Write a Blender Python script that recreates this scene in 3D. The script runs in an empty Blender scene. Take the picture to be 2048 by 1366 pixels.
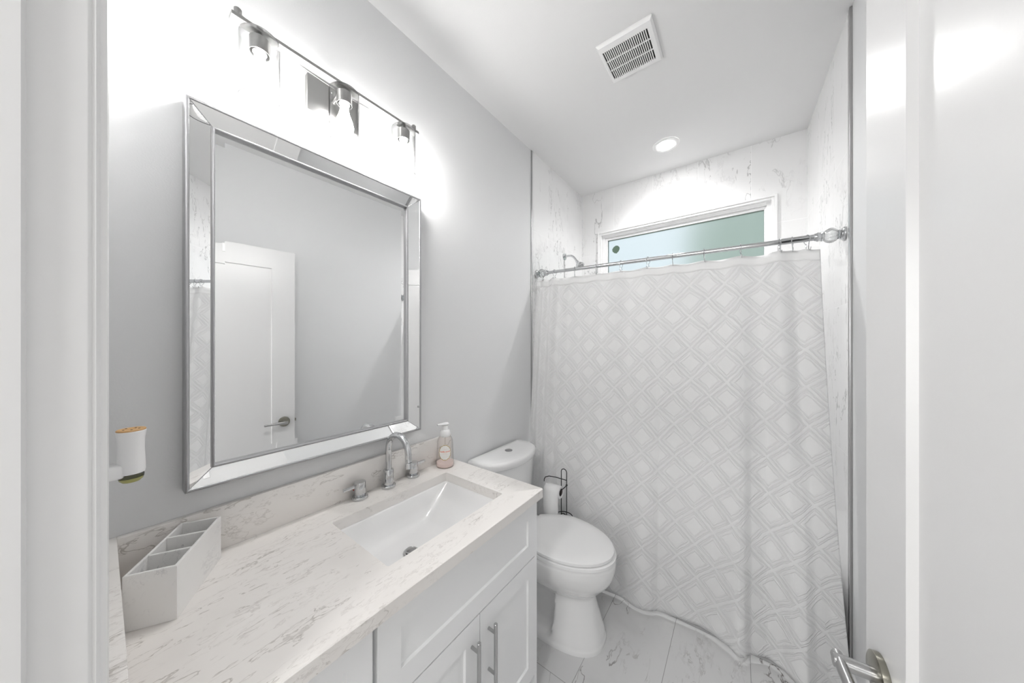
import bpy, bmesh, math, random
from mathutils import Vector, Matrix
random.seed(4)
S = bpy.context.scene
PI = math.pi

# ------------------------------------------------------------------ camera, world, light, exposure
CX, CH, FPX = 1.178, 1.41, 613.0
cam = bpy.data.cameras.new('camera')
cam.sensor_width = 36.0
cam.lens = FPX * 36.0 / 2048.0
cam.clip_start = 0.02
cam.shift_y = 2.0 / 2048.0
camo = bpy.data.objects.new('camera', cam)
S.collection.objects.link(camo)
camo.location = (CX, 0, CH)
camo.rotation_euler = (PI / 2, 0, math.atan(456 / 613))
S.camera = camo

BULB_E, CAN_E, HALL_E, CAN_W, FILL_W = 84.0, 45.0, 46.0, 31.0, 18.0
S.cycles.max_bounces = 16; S.cycles.diffuse_bounces = 8; S.cycles.transparent_max_bounces = 12; S.cycles.sample_clamp_indirect = 8.0
S.cycles.caustics_reflective = False; S.cycles.caustics_refractive = False
S.view_settings.view_transform = 'Standard'
S.view_settings.look = 'None'
S.view_settings.exposure = 1.08
S.view_settings.gamma = 1.0
S.view_settings.use_curve_mapping = False

world = bpy.data.worlds.new('world')
S.world = world
world.use_nodes = True
wn = world.node_tree
wn.nodes['Background'].inputs[0].default_value = (0.70, 0.80, 0.86, 1)
wn.nodes['Background'].inputs[1].default_value = 0.56

W_H = 2.759      # ceiling
W_D = 2.663      # back wall
NY = -0.0085     # bathroom face of the doorway wall
def rx(y): return 1.571 - 0.0177 * y   # right wall, slightly out of square

# ------------------------------------------------------------------ materials
def new_mat(name):
    m = bpy.data.materials.new(name); m.use_nodes = True
    return m, m.node_tree.nodes, m.node_tree.links
def mat(name, col, rough=0.5, metal=0.0, spec=0.5, coat=0.0, bump=0.0, bscale=60, emis=None, estr=0, aniso=0):
    m, n, l = new_mat(name)
    b = n['Principled BSDF']
    b.inputs['Base Color'].default_value = (*col, 1)
    b.inputs['Roughness'].default_value = rough
    b.inputs['Metallic'].default_value = metal
    b.inputs['Specular IOR Level'].default_value = spec
    b.inputs['Coat Weight'].default_value = coat
    b.inputs['Coat Roughness'].default_value = 0.05
    if emis:
        b.inputs['Emission Color'].default_value = (*emis, 1)
        b.inputs['Emission Strength'].default_value = estr
    if bump:
        t = n.new('ShaderNodeTexCoord'); no = n.new('ShaderNodeTexNoise'); no.inputs['Scale'].default_value = bscale
        no.inputs['Detail'].default_value = 4
        bu = n.new('ShaderNodeBump'); bu.inputs['Strength'].default_value = bump; bu.inputs['Distance'].default_value = 0.002
        l.new(t.outputs['Object'], no.inputs['Vector']); l.new(no.outputs[0], bu.inputs['Height'])
        l.new(bu.outputs[0], b.inputs['Normal'])
    return m
class G:   # tiny node graph helper
    def __init__(s, m): s.n = m.node_tree.nodes; s.l = m.node_tree.links
    def add(s, t, **k):
        x = s.n.new(t)
        for a, v in k.items(): setattr(x, a, v)
        return x
    def set(s, sock, v):
        if hasattr(v, 'links') or isinstance(v, bpy.types.NodeSocket): s.l.new(v, sock)
        else: sock.default_value = v
    def math(s, op, a, b=0.0, c=None, clamp=False):
        x = s.add('ShaderNodeMath', operation=op, use_clamp=clamp)
        s.set(x.inputs[0], a); s.set(x.inputs[1], b)
        if c is not None: s.set(x.inputs[2], c)
        return x.outputs[0]
    def vmath(s, op, a, b=(0, 0, 0), scale=None):
        x = s.add('ShaderNodeVectorMath', operation=op)
        s.set(x.inputs[0], a); s.set(x.inputs[1], b)
        if scale is not None: s.set(x.inputs['Scale'], scale)
        return x.outputs[0]
    def noise(s, vec, sc, det=4, rough=0.55):
        x = s.add('ShaderNodeTexNoise'); x.inputs['Scale'].default_value = sc
        x.inputs['Detail'].default_value = det; x.inputs['Roughness'].default_value = rough
        s.l.new(vec, x.inputs['Vector']); return x
    def ramp(s, fac, p0, p1):
        x = s.add('ShaderNodeMapRange'); x.inputs[1].default_value = p0; x.inputs[2].default_value = p1
        x.interpolation_type = 'SMOOTHSTEP'
        s.l.new(fac, x.inputs[0]); return x.outputs[0]
    def mix(s, f, a, b):
        x = s.add('ShaderNodeMix', data_type='RGBA')
        s.set(x.inputs[0], f); s.set(x.inputs[6], a); s.set(x.inputs[7], b); return x.outputs[2]

def veins(g, vec, rot, stretch, sc, dist, width, m0, m1, msc):
    """thin dark veins: ridges of a warped noise, only where a broad mask allows"""
    mp = g.add('ShaderNodeMapping'); mp.inputs['Rotation'].default_value = rot; mp.inputs['Scale'].default_value = stretch
    g.l.new(vec, mp.inputs[0])
    nw = g.noise(mp.outputs[0], sc * 1.7, 3)
    off = g.vmath('SCALE', g.vmath('SUBTRACT', nw.outputs['Color'], (0.5, 0.5, 0.5)), scale=dist)
    v = g.vmath('ADD', mp.outputs[0], off)
    nn = g.noise(v, sc, 5, 0.6)
    r = g.math('ABSOLUTE', g.math('SUBTRACT', nn.outputs[0], 0.5))
    line = g.math('SUBTRACT', 1.0, g.ramp(r, 0.0, width))
    mk = g.noise(v, msc, 3)
    return g.math('MULTIPLY', line, g.ramp(mk.outputs[0], m0, m1))

def tile_mat(name, au, av, wu, wv, pu, pv, base, grout, vein, rough, strength=0.8, gw=0.0016, nsc=2.2, third=True):
    """marble-look porcelain tiles; au/av pick the object axes of tile width and height"""
    m, n, l = new_mat(name); g = G(m); b = n['Principled BSDF']
    tc = g.add('ShaderNodeTexCoord'); sp = g.add('ShaderNodeSeparateXYZ'); l.new(tc.outputs['Object'], sp.inputs[0])
    u = g.math('DIVIDE', g.math('SUBTRACT', sp.outputs[au], pu), wu)
    v = g.math('DIVIDE', g.math('SUBTRACT', sp.outputs[av], pv), wv)
    fu, fv = g.math('FLOOR', u), g.math('FLOOR', v)
    cb = g.add('ShaderNodeCombineXYZ'); l.new(fu, cb.inputs[0]); l.new(fv, cb.inputs[1]); cb.inputs[2].default_value = au * 3 + 1
    wnz = g.add('ShaderNodeTexWhiteNoise', noise_dimensions='3D'); l.new(cb.outputs[0], wnz.inputs['Vector'])
    pc = g.add('ShaderNodeCombineXYZ'); l.new(sp.outputs[au], pc.inputs[0]); l.new(sp.outputs[av], pc.inputs[1])
    vec = g.vmath('ADD', pc.outputs[0], g.vmath('SCALE', wnz.outputs['Color'], scale=13.0))
    v1 = veins(g, vec, (0, 0, 0.75), (1.0, 0.38, 1), nsc * 1.6, 0.34, 0.011, 0.47, 0.60, nsc * 1.1)
    v2 = veins(g, vec, (0, 0, 0.6), (1.0, 0.45, 1), nsc * 3.4, 0.22, 0.03, 0.50, 0.66, nsc * 1.3)
    cl = g.noise(vec, nsc * 1.6, 3)
    cloud = g.math('MULTIPLY', g.ramp(cl.outputs[0], 0.55, 0.8), 0.16)
    f = g.math('MAXIMUM', g.math('MULTIPLY', v1, strength), g.math('MULTIPLY', v2, strength * 0.45))
    f = g.math('MAXIMUM', f, cloud)
    col = g.mix(f, (*base, 1), (*vein, 1))
    du = g.math('MULTIPLY', g.math('SUBTRACT', 0.5, g.math('ABSOLUTE', g.math('SUBTRACT', g.math('FRACT', u), 0.5))), wu)
    dv = g.math('MULTIPLY', g.math('SUBTRACT', 0.5, g.math('ABSOLUTE', g.math('SUBTRACT', g.math('FRACT', v), 0.5))), wv)
    d = g.math('MINIMUM', du, dv)
    gr = g.math('SUBTRACT', 1.0, g.ramp(d, gw * 0.5, gw))
    l.new(g.mix(gr, col, (*grout, 1)), b.inputs['Base Color'])
    b.inputs['Roughness'].default_value = rough
    bu = g.add('ShaderNodeBump'); bu.inputs['Strength'].default_value = 0.4; bu.inputs['Distance'].default_value = 0.001
    bu.invert = True; l.new(gr, bu.inputs['Height']); l.new(bu.outputs[0], b.inputs['Normal'])
    return m

WHITE = (0.80, 0.80, 0.80)
M = {}
M['wall'] = mat('wall_paint', (0.72, 0.725, 0.73), 0.55, bump=0.15, bscale=240)
M['ceiling'] = mat('ceiling_paint', (0.755, 0.755, 0.755), 0.8, bump=0.12, bscale=180)
M['trimpaint'] = mat('gloss_trim_paint', (0.78, 0.78, 0.78), 0.32)
M['doorpaint'] = mat('door_paint', (0.66, 0.66, 0.66), 0.30, bump=0.10, bscale=45)
M['cabinet'] = mat('cabinet_paint', (0.85, 0.855, 0.86), 0.35)
M['cabgap'] = mat('cabinet_shadow_gap', (0.45, 0.45, 0.46), 0.6)
M['porcelain'] = mat('porcelain', (0.80, 0.80, 0.80), 0.12, coat=0.6)
M['seat'] = mat('seat_plastic', (0.83, 0.83, 0.83), 0.25)
M['tub'] = mat('tub_enamel', (0.82, 0.82, 0.82), 0.15, coat=0.4)
M['chrome'] = mat('chrome', (0.62, 0.63, 0.64), 0.06, 1.0)
M['nickel'] = mat('brushed_nickel', (0.34, 0.34, 0.335), 0.32, 1.0)
M['darknickel'] = mat('aged_nickel', (0.34, 0.33, 0.28), 0.25, 1.0)
M['steel'] = mat('satin_steel', (0.46, 0.46, 0.46), 0.26, 1.0)
M['leaf'] = mat('silver_leaf_trim', (0.42, 0.42, 0.43), 0.34, 0.85, bump=0.5, bscale=120)
M['mirror'] = mat('mirror_silver', (0.90, 0.905, 0.905), 0.0, 1.0)
M['tiletrim'] = mat('metal_tile_edge', (0.50, 0.50, 0.50), 0.28, 1.0)
M['black'] = mat('black_wire', (0.012, 0.012, 0.013), 0.35)
M['dark'] = mat('dark_jets_cavity_shade', (0.02, 0.02, 0.02), 0.7)  # near-black for the spray jets; also paints shade in slots and holes
M['vent'] = mat('vent_plastic', (0.82, 0.82, 0.82), 0.4)
M['vinyl'] = mat('window_vinyl', (0.84, 0.84, 0.84), 0.3)
M['paper'] = mat('tissue', (0.80, 0.80, 0.80), 0.9, bump=0.3, bscale=400)
M['card'] = mat('cardboard_core', (0.10, 0.09, 0.085), 0.9)
M['whiteplastic'] = mat('white_plastic', (0.84, 0.84, 0.84), 0.3)
M['wood'] = mat('light_wood_top', (0.55, 0.33, 0.14), 0.5, bump=0.2, bscale=90)
M['soap_pink'] = mat('pink_soap', (0.82, 0.68, 0.65), 0.1)
M['label'] = mat('paper_label', (0.84, 0.83, 0.80), 0.5)
M['gold'] = mat('gold_ink', (0.50, 0.36, 0.10), 0.4, 0.3)
M['orange'] = mat('orange_ink', (0.80, 0.17, 0.07), 0.5)
M['pinkink'] = mat('pale_pink_ink', (0.80, 0.50, 0.42), 0.5)
M['red'] = mat('red_dot', (0.35, 0.03, 0.02), 0.4)
M['hem'] = mat('hem_cloth', (0.78, 0.78, 0.78), 0.85)
M['leafgreen'] = mat('leaf_green', (0.10, 0.15, 0.11), 0.6)
M['hedge'] = mat('hedge_leaves', (0.62, 0.68, 0.60), 0.8, bump=0.6, bscale=8)
M['grass'] = mat('lawn', (0.25, 0.33, 0.18), 0.9)
M['bulb'] = mat('lit_bulb', (1, 1, 1), 0.4, emis=(1.0, 0.985, 0.965), estr=BULB_E)
M['lens'] = mat('lit_lens', (1, 1, 1), 0.4, emis=(1.0, 0.99, 0.98), estr=CAN_E)
M['halllens'] = mat('lit_hall_lens', (1, 1, 1), 0.4, emis=(1.0, 0.99, 0.98), estr=HALL_E)
M['carpet'] = mat('hall_floor', (0.55, 0.52, 0.48), 0.8)

def thin_glass(name, tint=(1, 1, 1), refl=1.0, rough=0.02, ior=1.45, edge=0.06):
    m, n, l = new_mat(name); g = G(m)
    n.remove(n['Principled BSDF'])
    t = g.add('ShaderNodeBsdfTransparent'); lw = g.add('ShaderNodeLayerWeight'); lw.inputs[0].default_value = 0.5
    l.new(g.mix(g.math('POWER', lw.outputs['Facing'], 1.6), (*tint, 1), (*[c * edge for c in tint], 1)), t.inputs[0])
    gl = g.add('ShaderNodeBsdfGlossy'); gl.inputs['Roughness'].default_value = rough
    geo = g.add('ShaderNodeNewGeometry')
    fr = g.add('ShaderNodeFresnel'); l.new(g.math('ADD', g.math('MULTIPLY', geo.outputs['Backfacing'], 1 / ior - ior), ior), fr.inputs[0])
    mx = g.add('ShaderNodeMixShader')
    l.new(g.math('MULTIPLY', fr.outputs[0], refl, clamp=True), mx.inputs[0])
    l.new(t.outputs[0], mx.inputs[1]); l.new(gl.outputs[0], mx.inputs[2])
    l.new(mx.outputs[0], n['Material Output'].inputs[0])
    return m
M['glass'] = thin_glass('clear_glass', (0.985, 0.985, 0.985), 0.9)
M['rimglass'] = thin_glass('glass_rim', (0.42, 0.42, 0.42), 1.0)
M['bottle'] = thin_glass('clear_bottle', (0.98, 0.965, 0.955), 1.0, edge=0.8)
M['crystal'] = thin_glass('crystal', (0.93, 0.94, 0.94), 3.0, 0.01, 1.6)
M['oil'] = thin_glass('olive_oil_glass', (0.74, 0.72, 0.34), 0.9)
M['oilglass'] = thin_glass('grey_glass', (0.62, 0.63, 0.60), 1.2)

# frosted privacy glass
m, n, l = new_mat('frosted_glass'); g = G(m); b = n['Principled BSDF']
b.inputs['Base Color'].default_value = (0.94, 0.95, 0.94, 1); b.inputs['Transmission Weight'].default_value = 1.0
b.inputs['Roughness'].default_value = 0.42; b.inputs['IOR'].default_value = 1.25
tc = g.add('ShaderNodeTexCoord'); no = g.noise(tc.outputs['Object'], 260, 2)
bu = g.add('ShaderNodeBump'); bu.inputs['Strength'].default_value = 0.35; bu.inputs['Distance'].default_value = 0.001
l.new(no.outputs[0], bu.inputs['Height']); l.new(bu.outputs[0], b.inputs['Normal'])
M['frost'] = m

# quartz worktop, warm white with short diagonal smudgy veins
def quartz(name, base, vein, k=1.0, sc=9.0):
    m, n, l = new_mat(name); g = G(m); b = n['Principled BSDF']
    tc = g.add('ShaderNodeTexCoord'); vec = tc.outputs['Object']
    a = veins(g, vec, (0.25, 0.2, 0.62), (1.0, 0.26, 0.6), sc, 0.30, 0.020, 0.47, 0.60, sc * 0.8)
    c = veins(g, vec, (0.2, 0.3, 0.45), (1.0, 0.30, 0.7), sc * 2.3, 0.16, 0.035, 0.50, 0.64, sc * 1.2)
    cl = g.noise(vec, sc * 0.5, 3)
    f = g.math('MAXIMUM', g.math('MULTIPLY', a, 0.62 * k), g.math('MULTIPLY', c, 0.30 * k))
    f = g.math('MAXIMUM', f, g.math('MULTIPLY', g.ramp(cl.outputs[0], 0.5, 0.85), 0.16))
    l.new(g.mix(f, (*base, 1), (*vein, 1)), b.inputs['Base Color'])
    b.inputs['Roughness'].default_value = 0.28
    return m
M['quartz'] = quartz('warm_white_quartz', (0.80, 0.775, 0.75), (0.30, 0.27, 0.24))
M['stonebox'] = quartz('white_marble', (0.80, 0.795, 0.785), (0.27, 0.27, 0.29), 1.0, 9.0)

VEIN = (0.40, 0.40, 0.40)
M['floor'] = tile_mat('floor_marble_tile', 0, 1, 0.2975, 0.61, 0.0250, 1.15 - 0.61 * 3, (0.63, 0.63, 0.63), (0.30, 0.30, 0.295), (0.17, 0.155, 0.15), 0.22, 1.0, 0.0014)
M['backtile'] = tile_mat('shower_tile_back', 0, 2, 0.3130, 0.628, -0.0125, 2.2 - 0.628 * 4, (0.82, 0.82, 0.82), (0.92, 0.92, 0.92), VEIN, 0.16, 0.75)
M['sidetile'] = tile_mat('shower_tile_side', 1, 2, 0.3130, 0.628, 2.663 - 0.313 * 9, 2.2 - 0.628 * 4, (0.82, 0.82, 0.82), (0.90, 0.90, 0.90), VEIN, 0.16, 0.75)

# curtain: embossed nested diamonds, slightly translucent
m, n, l = new_mat('embossed_curtain'); g = G(m); b = n['Principled BSDF']
uv = g.add('ShaderNodeUVMap'); uv.uv_map = 'UVMap'
nz = g.noise(uv.outputs[0], 5, 3); nz2 = g.noise(uv.outputs[0], 38, 4)
w = g.vmath('ADD', uv.outputs[0], g.vmath('SCALE', g.vmath('SUBTRACT', nz.outputs['Color'], (0.5, 0.5, 0.5)), scale=0.022))
w = g.vmath('ADD', w, g.vmath('SCALE', g.vmath('SUBTRACT', nz2.outputs['Color'], (0.5, 0.5, 0.5)), scale=0.009))
sp = g.add('ShaderNodeSeparateXYZ'); l.new(w, sp.inputs[0])
p = g.math('DIVIDE', sp.outputs[0], 0.1625); q = g.math('DIVIDE', sp.outputs[1], 0.167)
A = g.math('SUBTRACT', g.math('FRACT', g.math('ADD', p, q)), 0.5)
B = g.math('SUBTRACT', g.math('FRACT', g.math('SUBTRACT', p, q)), 0.5)
dd = g.math('MAXIMUM', g.math('ABSOLUTE', A), g.math('ABSOLUTE', B))   # 0 centre .. .5 edge
def band(c, wd): return g.math('SUBTRACT', 1.0, g.ramp(g.math('ABSOLUTE', g.math('SUBTRACT', dd, c)), wd * 0.4, wd))
hgt = g.math('MAXIMUM', band(0.29, 0.03), g.math('MAXIMUM', band(0.385, 0.022), band(0.44, 0.02)))
inner = g.math('MULTIPLY', g.ramp(dd, 0.26, 0.29), 0.12)
hgt = g.math('ADD', hgt, inner)
nz3 = g.noise(uv.outputs[0], 22, 4)
hgt = g.math('ADD', hgt, g.math('MULTIPLY', nz3.outputs[0], 1.1))
bu = g.add('ShaderNodeBump'); bu.inputs['Strength'].default_value = 0.8; bu.inputs['Distance'].default_value = 0.0024
l.new(hgt, bu.inputs['Height'])
b.inputs['Base Color'].default_value = (0.88, 0.88, 0.88, 1); b.inputs['Roughness'].default_value = 0.85
b.inputs['Specular IOR Level'].default_value = 0.15
l.new(bu.outputs[0], b.inputs['Normal'])
tl = g.add('ShaderNodeBsdfTranslucent'); tl.inputs[0].default_value = (0.88, 0.88, 0.88, 1)
mx = g.add('ShaderNodeMixShader'); mx.inputs[0].default_value = 0.36
l.new(b.outputs[0], mx.inputs[1]); l.new(tl.outputs[0], mx.inputs[2]); l.new(mx.outputs[0], n['Material Output'].inputs[0])
M['curtain'] = m

# ------------------------------------------------------------------ object helpers
ORG = {}
def empty(name, loc, label, cat, group=None):
    o = bpy.data.objects.new(name, None); S.collection.objects.link(o)
    o.location = loc; o.empty_display_size = 0.05
    ORG[o.name] = Vector(loc)
    tag(o, label, cat, group); return o
def tag(o, label=None, cat=None, group=None, kind=None):
    if label: o['label'] = label
    if cat: o['category'] = cat
    if group: o['group'] = group
    if kind: o['kind'] = kind
    return o
def obj(name, bm, m, parent=None, origin=None, smooth=True, sharp=35, local=False, label=None):
    """links bm (world coordinates) as one mesh; its verts are shifted to the thing's origin"""
    me = bpy.data.meshes.new(name)
    if not local:
        o0 = ORG[parent.name] if parent else Vector(origin or (0, 0, 0))
        bmesh.ops.translate(bm, verts=bm.verts, vec=-o0)
    else: o0 = Vector((0, 0, 0))
    bmesh.ops.recalc_face_normals(bm, faces=bm.faces)
    for f in bm.faces: f.smooth = smooth
    bm.to_mesh(me); bm.free()
    if smooth: me.set_sharp_from_angle(angle=math.radians(sharp))
    me.materials.append(m)
    o = bpy.data.objects.new(name, me); S.collection.objects.link(o)
    ORG[o.name] = ORG[parent.name] if (parent and not local) else Vector(o0)
    if parent: o.parent = parent
    else: o.location = o0
    if label: o['label'] = label
    return o
def structure(name, bm, m, **k):
    o = obj(name, bm, m, **k); o['kind'] = 'structure'; return o
def BM(): return bmesh.new()
def box(bm, lo, hi, bev=0, seg=2):
    r = bmesh.ops.create_cube(bm, size=1)
    vs = r['verts']; c = [(a + b) / 2 for a, b in zip(lo, hi)]; s = [b - a for a, b in zip(lo, hi)]
    bmesh.ops.scale(bm, vec=s, verts=vs); bmesh.ops.translate(bm, vec=c, verts=vs)
    if bev:
        es = list({e for v in vs for e in v.link_edges})
        bmesh.ops.bevel(bm, geom=es, offset=bev, segments=seg, affect='EDGES', profile=0.5)
    return bm
def frame_of(d):
    d = Vector(d).normalized()
    a = Vector((0, 0, 1)) if abs(d.z) < 0.9 else Vector((1, 0, 0))
    u = d.cross(a).normalized(); return u, d.cross(u).normalized(), d
def loft(bm, rings, cap=True, close=True, capstart=True):
    vr = [[bm.verts.new(p) for p in r] for r in rings]
    n = len(vr[0])
    for a, b in zip(vr, vr[1:]):
        for i in range(n if close else n - 1):
            j = (i + 1) % n
            try: bm.faces.new((a[i], a[j], b[j], b[i]))
            except ValueError: pass
    if cap:
        if capstart: bm.faces.new(vr[0][::-1])
        bm.faces.new(vr[-1])
    return vr
def lathe(bm, prof, o=(0, 0, 0), axis=(0, 0, 1), seg=28, cap=True):
    """prof: (radius, distance along axis)"""
    u, v, d = frame_of(axis); o = Vector(o)
    loft(bm, [[o + d * h + (u * math.cos(t) + v * math.sin(t)) * max(r, 1e-5) for t in [2 * PI * i / seg for i in range(seg)]] for r, h in prof], cap)
    return bm
def cyl(bm, a, b, r, r2=None, seg=20):
    a, b = Vector(a), Vector(b); L = (b - a).length
    return lathe(bm, [(r, 0), (r if r2 is None else r2, L)], a, b - a, seg)
def tube(bm, pts, r, seg=10, cap=True, closed=False):
    pts = [Vector(p) for p in pts]; rings = []
    n = len(pts); rr = r if isinstance(r, (list, tuple)) else [r] * n
    pu = None
    for i, p in enumerate(pts):
        if closed: d = pts[(i + 1) % n] - pts[i - 1]
        else: d = pts[min(i + 1, n - 1)] - pts[max(i - 1, 0)]
        d.normalize()
        if pu is None: pu, _, _ = frame_of(d)
        pu = (pu - d * pu.dot(d)).normalized(); v = d.cross(pu)
        rings.append([p + (pu * math.cos(t) + v * math.sin(t)) * rr[i] for t in [2 * PI * k / seg for k in range(seg)]])
    if closed: rings.append(rings[0]); 
    loft(bm, rings, cap and not closed)
    if closed: bmesh.ops.remove_doubles(bm, verts=bm.verts, dist=1e-6)
    return bm
def arc(c, r, a0, a1, n, U, V):
    c, U, V = Vector(c), Vector(U), Vector(V)
    return [c + U * r * math.cos(a0 + (a1 - a0) * i / n) + V * r * math.sin(a0 + (a1 - a0) * i / n) for i in range(n + 1)]
def prism(bm, poly, z0, z1):
    a = [bm.verts.new((x, y, z0)) for x, y in poly]; b = [bm.verts.new((x, y, z1)) for x, y in poly]
    n = len(poly)
    for i in range(n): bm.faces.new((a[i], a[(i + 1) % n], b[(i + 1) % n], b[i]))
    bm.faces.new(a[::-1]); bm.faces.new(b); return bm
def solid(o, t, off=-1):
    md = o.modifiers.new('thickness', 'SOLIDIFY'); md.thickness = t; md.offset = off; return o
def rrect(x0, x1, y0, y1, r, k=5):
    pts = []
    for cx, cy, a in ((x1 - r, y1 - r, 0), (x0 + r, y1 - r, PI / 2), (x0 + r, y0 + r, PI), (x1 - r, y0 + r, 1.5 * PI)):
        for i in range(k + 1):
            t = a + PI / 2 * i / k; pts.append((cx + r * math.cos(t), cy + r * math.sin(t)))
    return pts

# ------------------------------------------------------------------ the room
bm = BM(); box(bm, (-0.12, -0.13, -0.1), (rx(0) + 0.14, W_D + 0.16, 0)); structure('floor', bm, M['floor'], smooth=False)
bm = BM(); box(bm, (-0.8, -2.6, -0.1), (2.6, -0.13, 0)); structure('floor_hall', bm, M['carpet'], smooth=False)
bm = BM(); box(bm, (-0.12, NY, W_H), (rx(0) + 0.14, W_D + 0.16, W_H + 0.1)); structure('ceiling', bm, M['ceiling'], smooth=False)
bm = BM(); box(bm, (-0.8, -2.6, W_H), (2.6, -0.13, W_H + 0.1)); structure('ceiling_hall', bm, M['ceiling'], smooth=False)
TY = 1.818
bm = BM(); box(bm, (-0.12, NY, 0), (0, TY, W_H)); structure('wall_left', bm, M['wall'], smooth=False)
bm = BM(); box(bm, (-0.12, TY, 0), (0.004, W_D, W_H)); structure('wall_left_tiled', bm, M['sidetile'], smooth=False)
bm = BM(); prism(bm, [(rx(NY), NY), (rx(NY) + 0.12, NY), (rx(TY) + 0.12, TY), (rx(TY), TY)], 0, W_H); structure('wall_right', bm, M['wall'], smooth=False)
bm = BM(); prism(bm, [(rx(TY) - 0.004, TY), (rx(TY) + 0.12, TY), (rx(W_D) + 0.12, W_D), (rx(W_D) - 0.004, W_D)], 0, W_H); structure('wall_right_tiled', bm, M['sidetile'], smooth=False)
# back wall with the window opening
WX0, WX1, WZ0, WZ1 = 0.185, 1.350, 1.93, 2.365
bm = BM()
for lo, hi in (((-0.12, 0), (WX0, W_H)), ((WX1, 0), (rx(W_D) + 0.12, W_H)), ((WX0, 0), (WX1, WZ0)), ((WX0, WZ1), (WX1, W_H))):
    box(bm, (lo[0], W_D, lo[1]), (hi[0], W_D + 0.15, hi[1]))
structure('wall_back', bm, M['backtile'], smooth=False)
# doorway wall
JX0, JX1, JZ = 0.612, 1.437, 2.06
bm = BM()
for lo, hi in (((-0.12, 0), (JX0 - 0.018, W_H)), ((JX1 + 0.018, 0), (rx(0) + 0.14, W_H)), ((JX0 - 0.018, JZ + 0.018), (JX1 + 0.018, W_H))):
    box(bm, (lo[0], -0.13, lo[1]), (hi[0], NY, hi[1]))
structure('wall_doorway', bm, M['wall'], smooth=False)
bm = BM()
for lo, hi in (((-0.9, -2.6, 0), (-0.8, -0.13, W_H)), ((2.6, -2.6, 0), (2.7, -0.13, W_H)), ((-0.8, -2.7, 0), (2.6, -2.6, W_H)),
               ((-0.8, -0.14, 0), (-0.12, -0.13, W_H)), ((rx(0) + 0.14, -0.14, 0), (2.6, -0.13, W_H))):
    box(bm, lo, hi)
structure('wall_hall', bm, M['wall'], smooth=False)

# door frame: jambs with stop, casing with a rounded inner bead
def casing_profile(sx):   # (x offset from opening, y) cross-section of the casing leg
    return [(0.006, NY), (0.006, NY + 0.001), (0.0035, NY + 0.0035), (0.0045, NY + 0.006), (0.000, 0.0005), (0.000, 0.005), (-0.010, 0.0062), (-0.020, 0.0030), (-0.050, 0.0060), (-0.052, NY)]
bm = BM()
prism(bm, [(JX0, NY), (JX0, -0.0435), (JX0 + 0.011, -0.0455), (JX0 + 0.011, -0.085), (JX0, -0.087), (JX0, -0.13), (JX0 - 0.018, -0.13), (JX0 - 0.018, NY)], 0, JZ)
jamb = structure('door_frame', bm, M['trimpaint'], sharp=30)
bm = BM(); prism(bm, [(JX0 - 0.006 + a, b) for a, b in casing_profile(1)][::-1], 0, JZ + 0.01); box(bm, (JX0 - 0.058, -0.148, 0), (JX0 - 0.004, -0.13, JZ + 0.06))
structure('trim_1', bm, M['trimpaint'], sharp=50)
bm = BM(); box(bm, (JX1, -0.13, 0), (JX1 + 0.018, NY, JZ)); box(bm, (JX1 - 0.011, -0.087, 0), (JX1, -0.0475, JZ))
box(bm, (JX0 - 0.018, -0.13, JZ), (JX1 + 0.018, NY, JZ + 0.018)); structure('trim_2', bm, M['trimpaint'], smooth=False)
bm = BM(); box(bm, (JX1 + 0.004, NY, 0), (JX1 + 0.058, 0.005, JZ + 0.06), 0.003); box(bm, (JX0 - 0.056, NY, JZ + 0.01), (JX1 + 0.058, 0.006, JZ + 0.064), 0.003)
structure('trim_3', bm, M['trimpaint'])
# metal tile edging
bm = BM(); box(bm, (0.0, TY - 0.012, 0), (0.0065, TY + 0.001, W_H - 0.001), 0.0012); structure('trim_4', bm, M['tiletrim'])
bm = BM(); box(bm, (rx(TY) - 0.008, TY - 0.022, 0), (rx(TY) + 0.001, TY + 0.001, W_H - 0.001), 0.0015); structure('trim_5', bm, M['tiletrim'])
# baseboards
bm = BM(); prism(bm, [(0, 1.07), (0.014, 1.07), (0.014, TY - 0.013), (0, TY - 0.013)], 0, 0.10); structure('baseboard_left', bm, M['trimpaint'], smooth=False)
bm = BM(); prism(bm, [(rx(0.02) - 0.014, 0.02), (rx(0.02), 0.02), (rx(TY - 0.03), TY - 0.03), (rx(TY - 0.03) - 0.014, TY - 0.03)], 0, 0.10)
structure('baseboard_right', bm, M['trimpaint'], smooth=False)

# window: stepped vinyl frame in the tiled wall, frosted pane
bm = BM()
def rect_ring(bm, x0, x1, z0, z1, t, y0, y1, bev=0.002):
    for lo, hi in (((x0, z0), (x0 + t, z1)), ((x1 - t, z0), (x1, z1)), ((x0 + t, z0), (x1 - t, z0 + t)), ((x0 + t, z1 - t), (x1 - t, z1))):
        box(bm, (lo[0], y0, lo[1]), (hi[0], y1, hi[1]), bev, 1)
rect_ring(bm, 0.157, 1.376, 1.90, 2.3890, 0.014, W_D - 0.012, W_D + 0.02)
rect_ring(bm, 0.171, 1.362, 1.914, 2.375, 0.016, W_D - 0.004, W_D + 0.03)
rect_ring(bm, 0.187, 1.348, 1.930, 2.362, 0.026, W_D + 0.022, W_D + 0.06)
rect_ring(bm, 0.213, 1.330, 1.956, 2.335, 0.020, W_D + 0.034, W_D + 0.07)
win = structure('window_1', bm, M['vinyl'])
bm = BM(); box(bm, (0.225, W_D + 0.045, 1.968), (1.320, W_D + 0.049, 2.325))
pane = obj('window_pane', bm, M['frost'], win, smooth=False)
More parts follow.
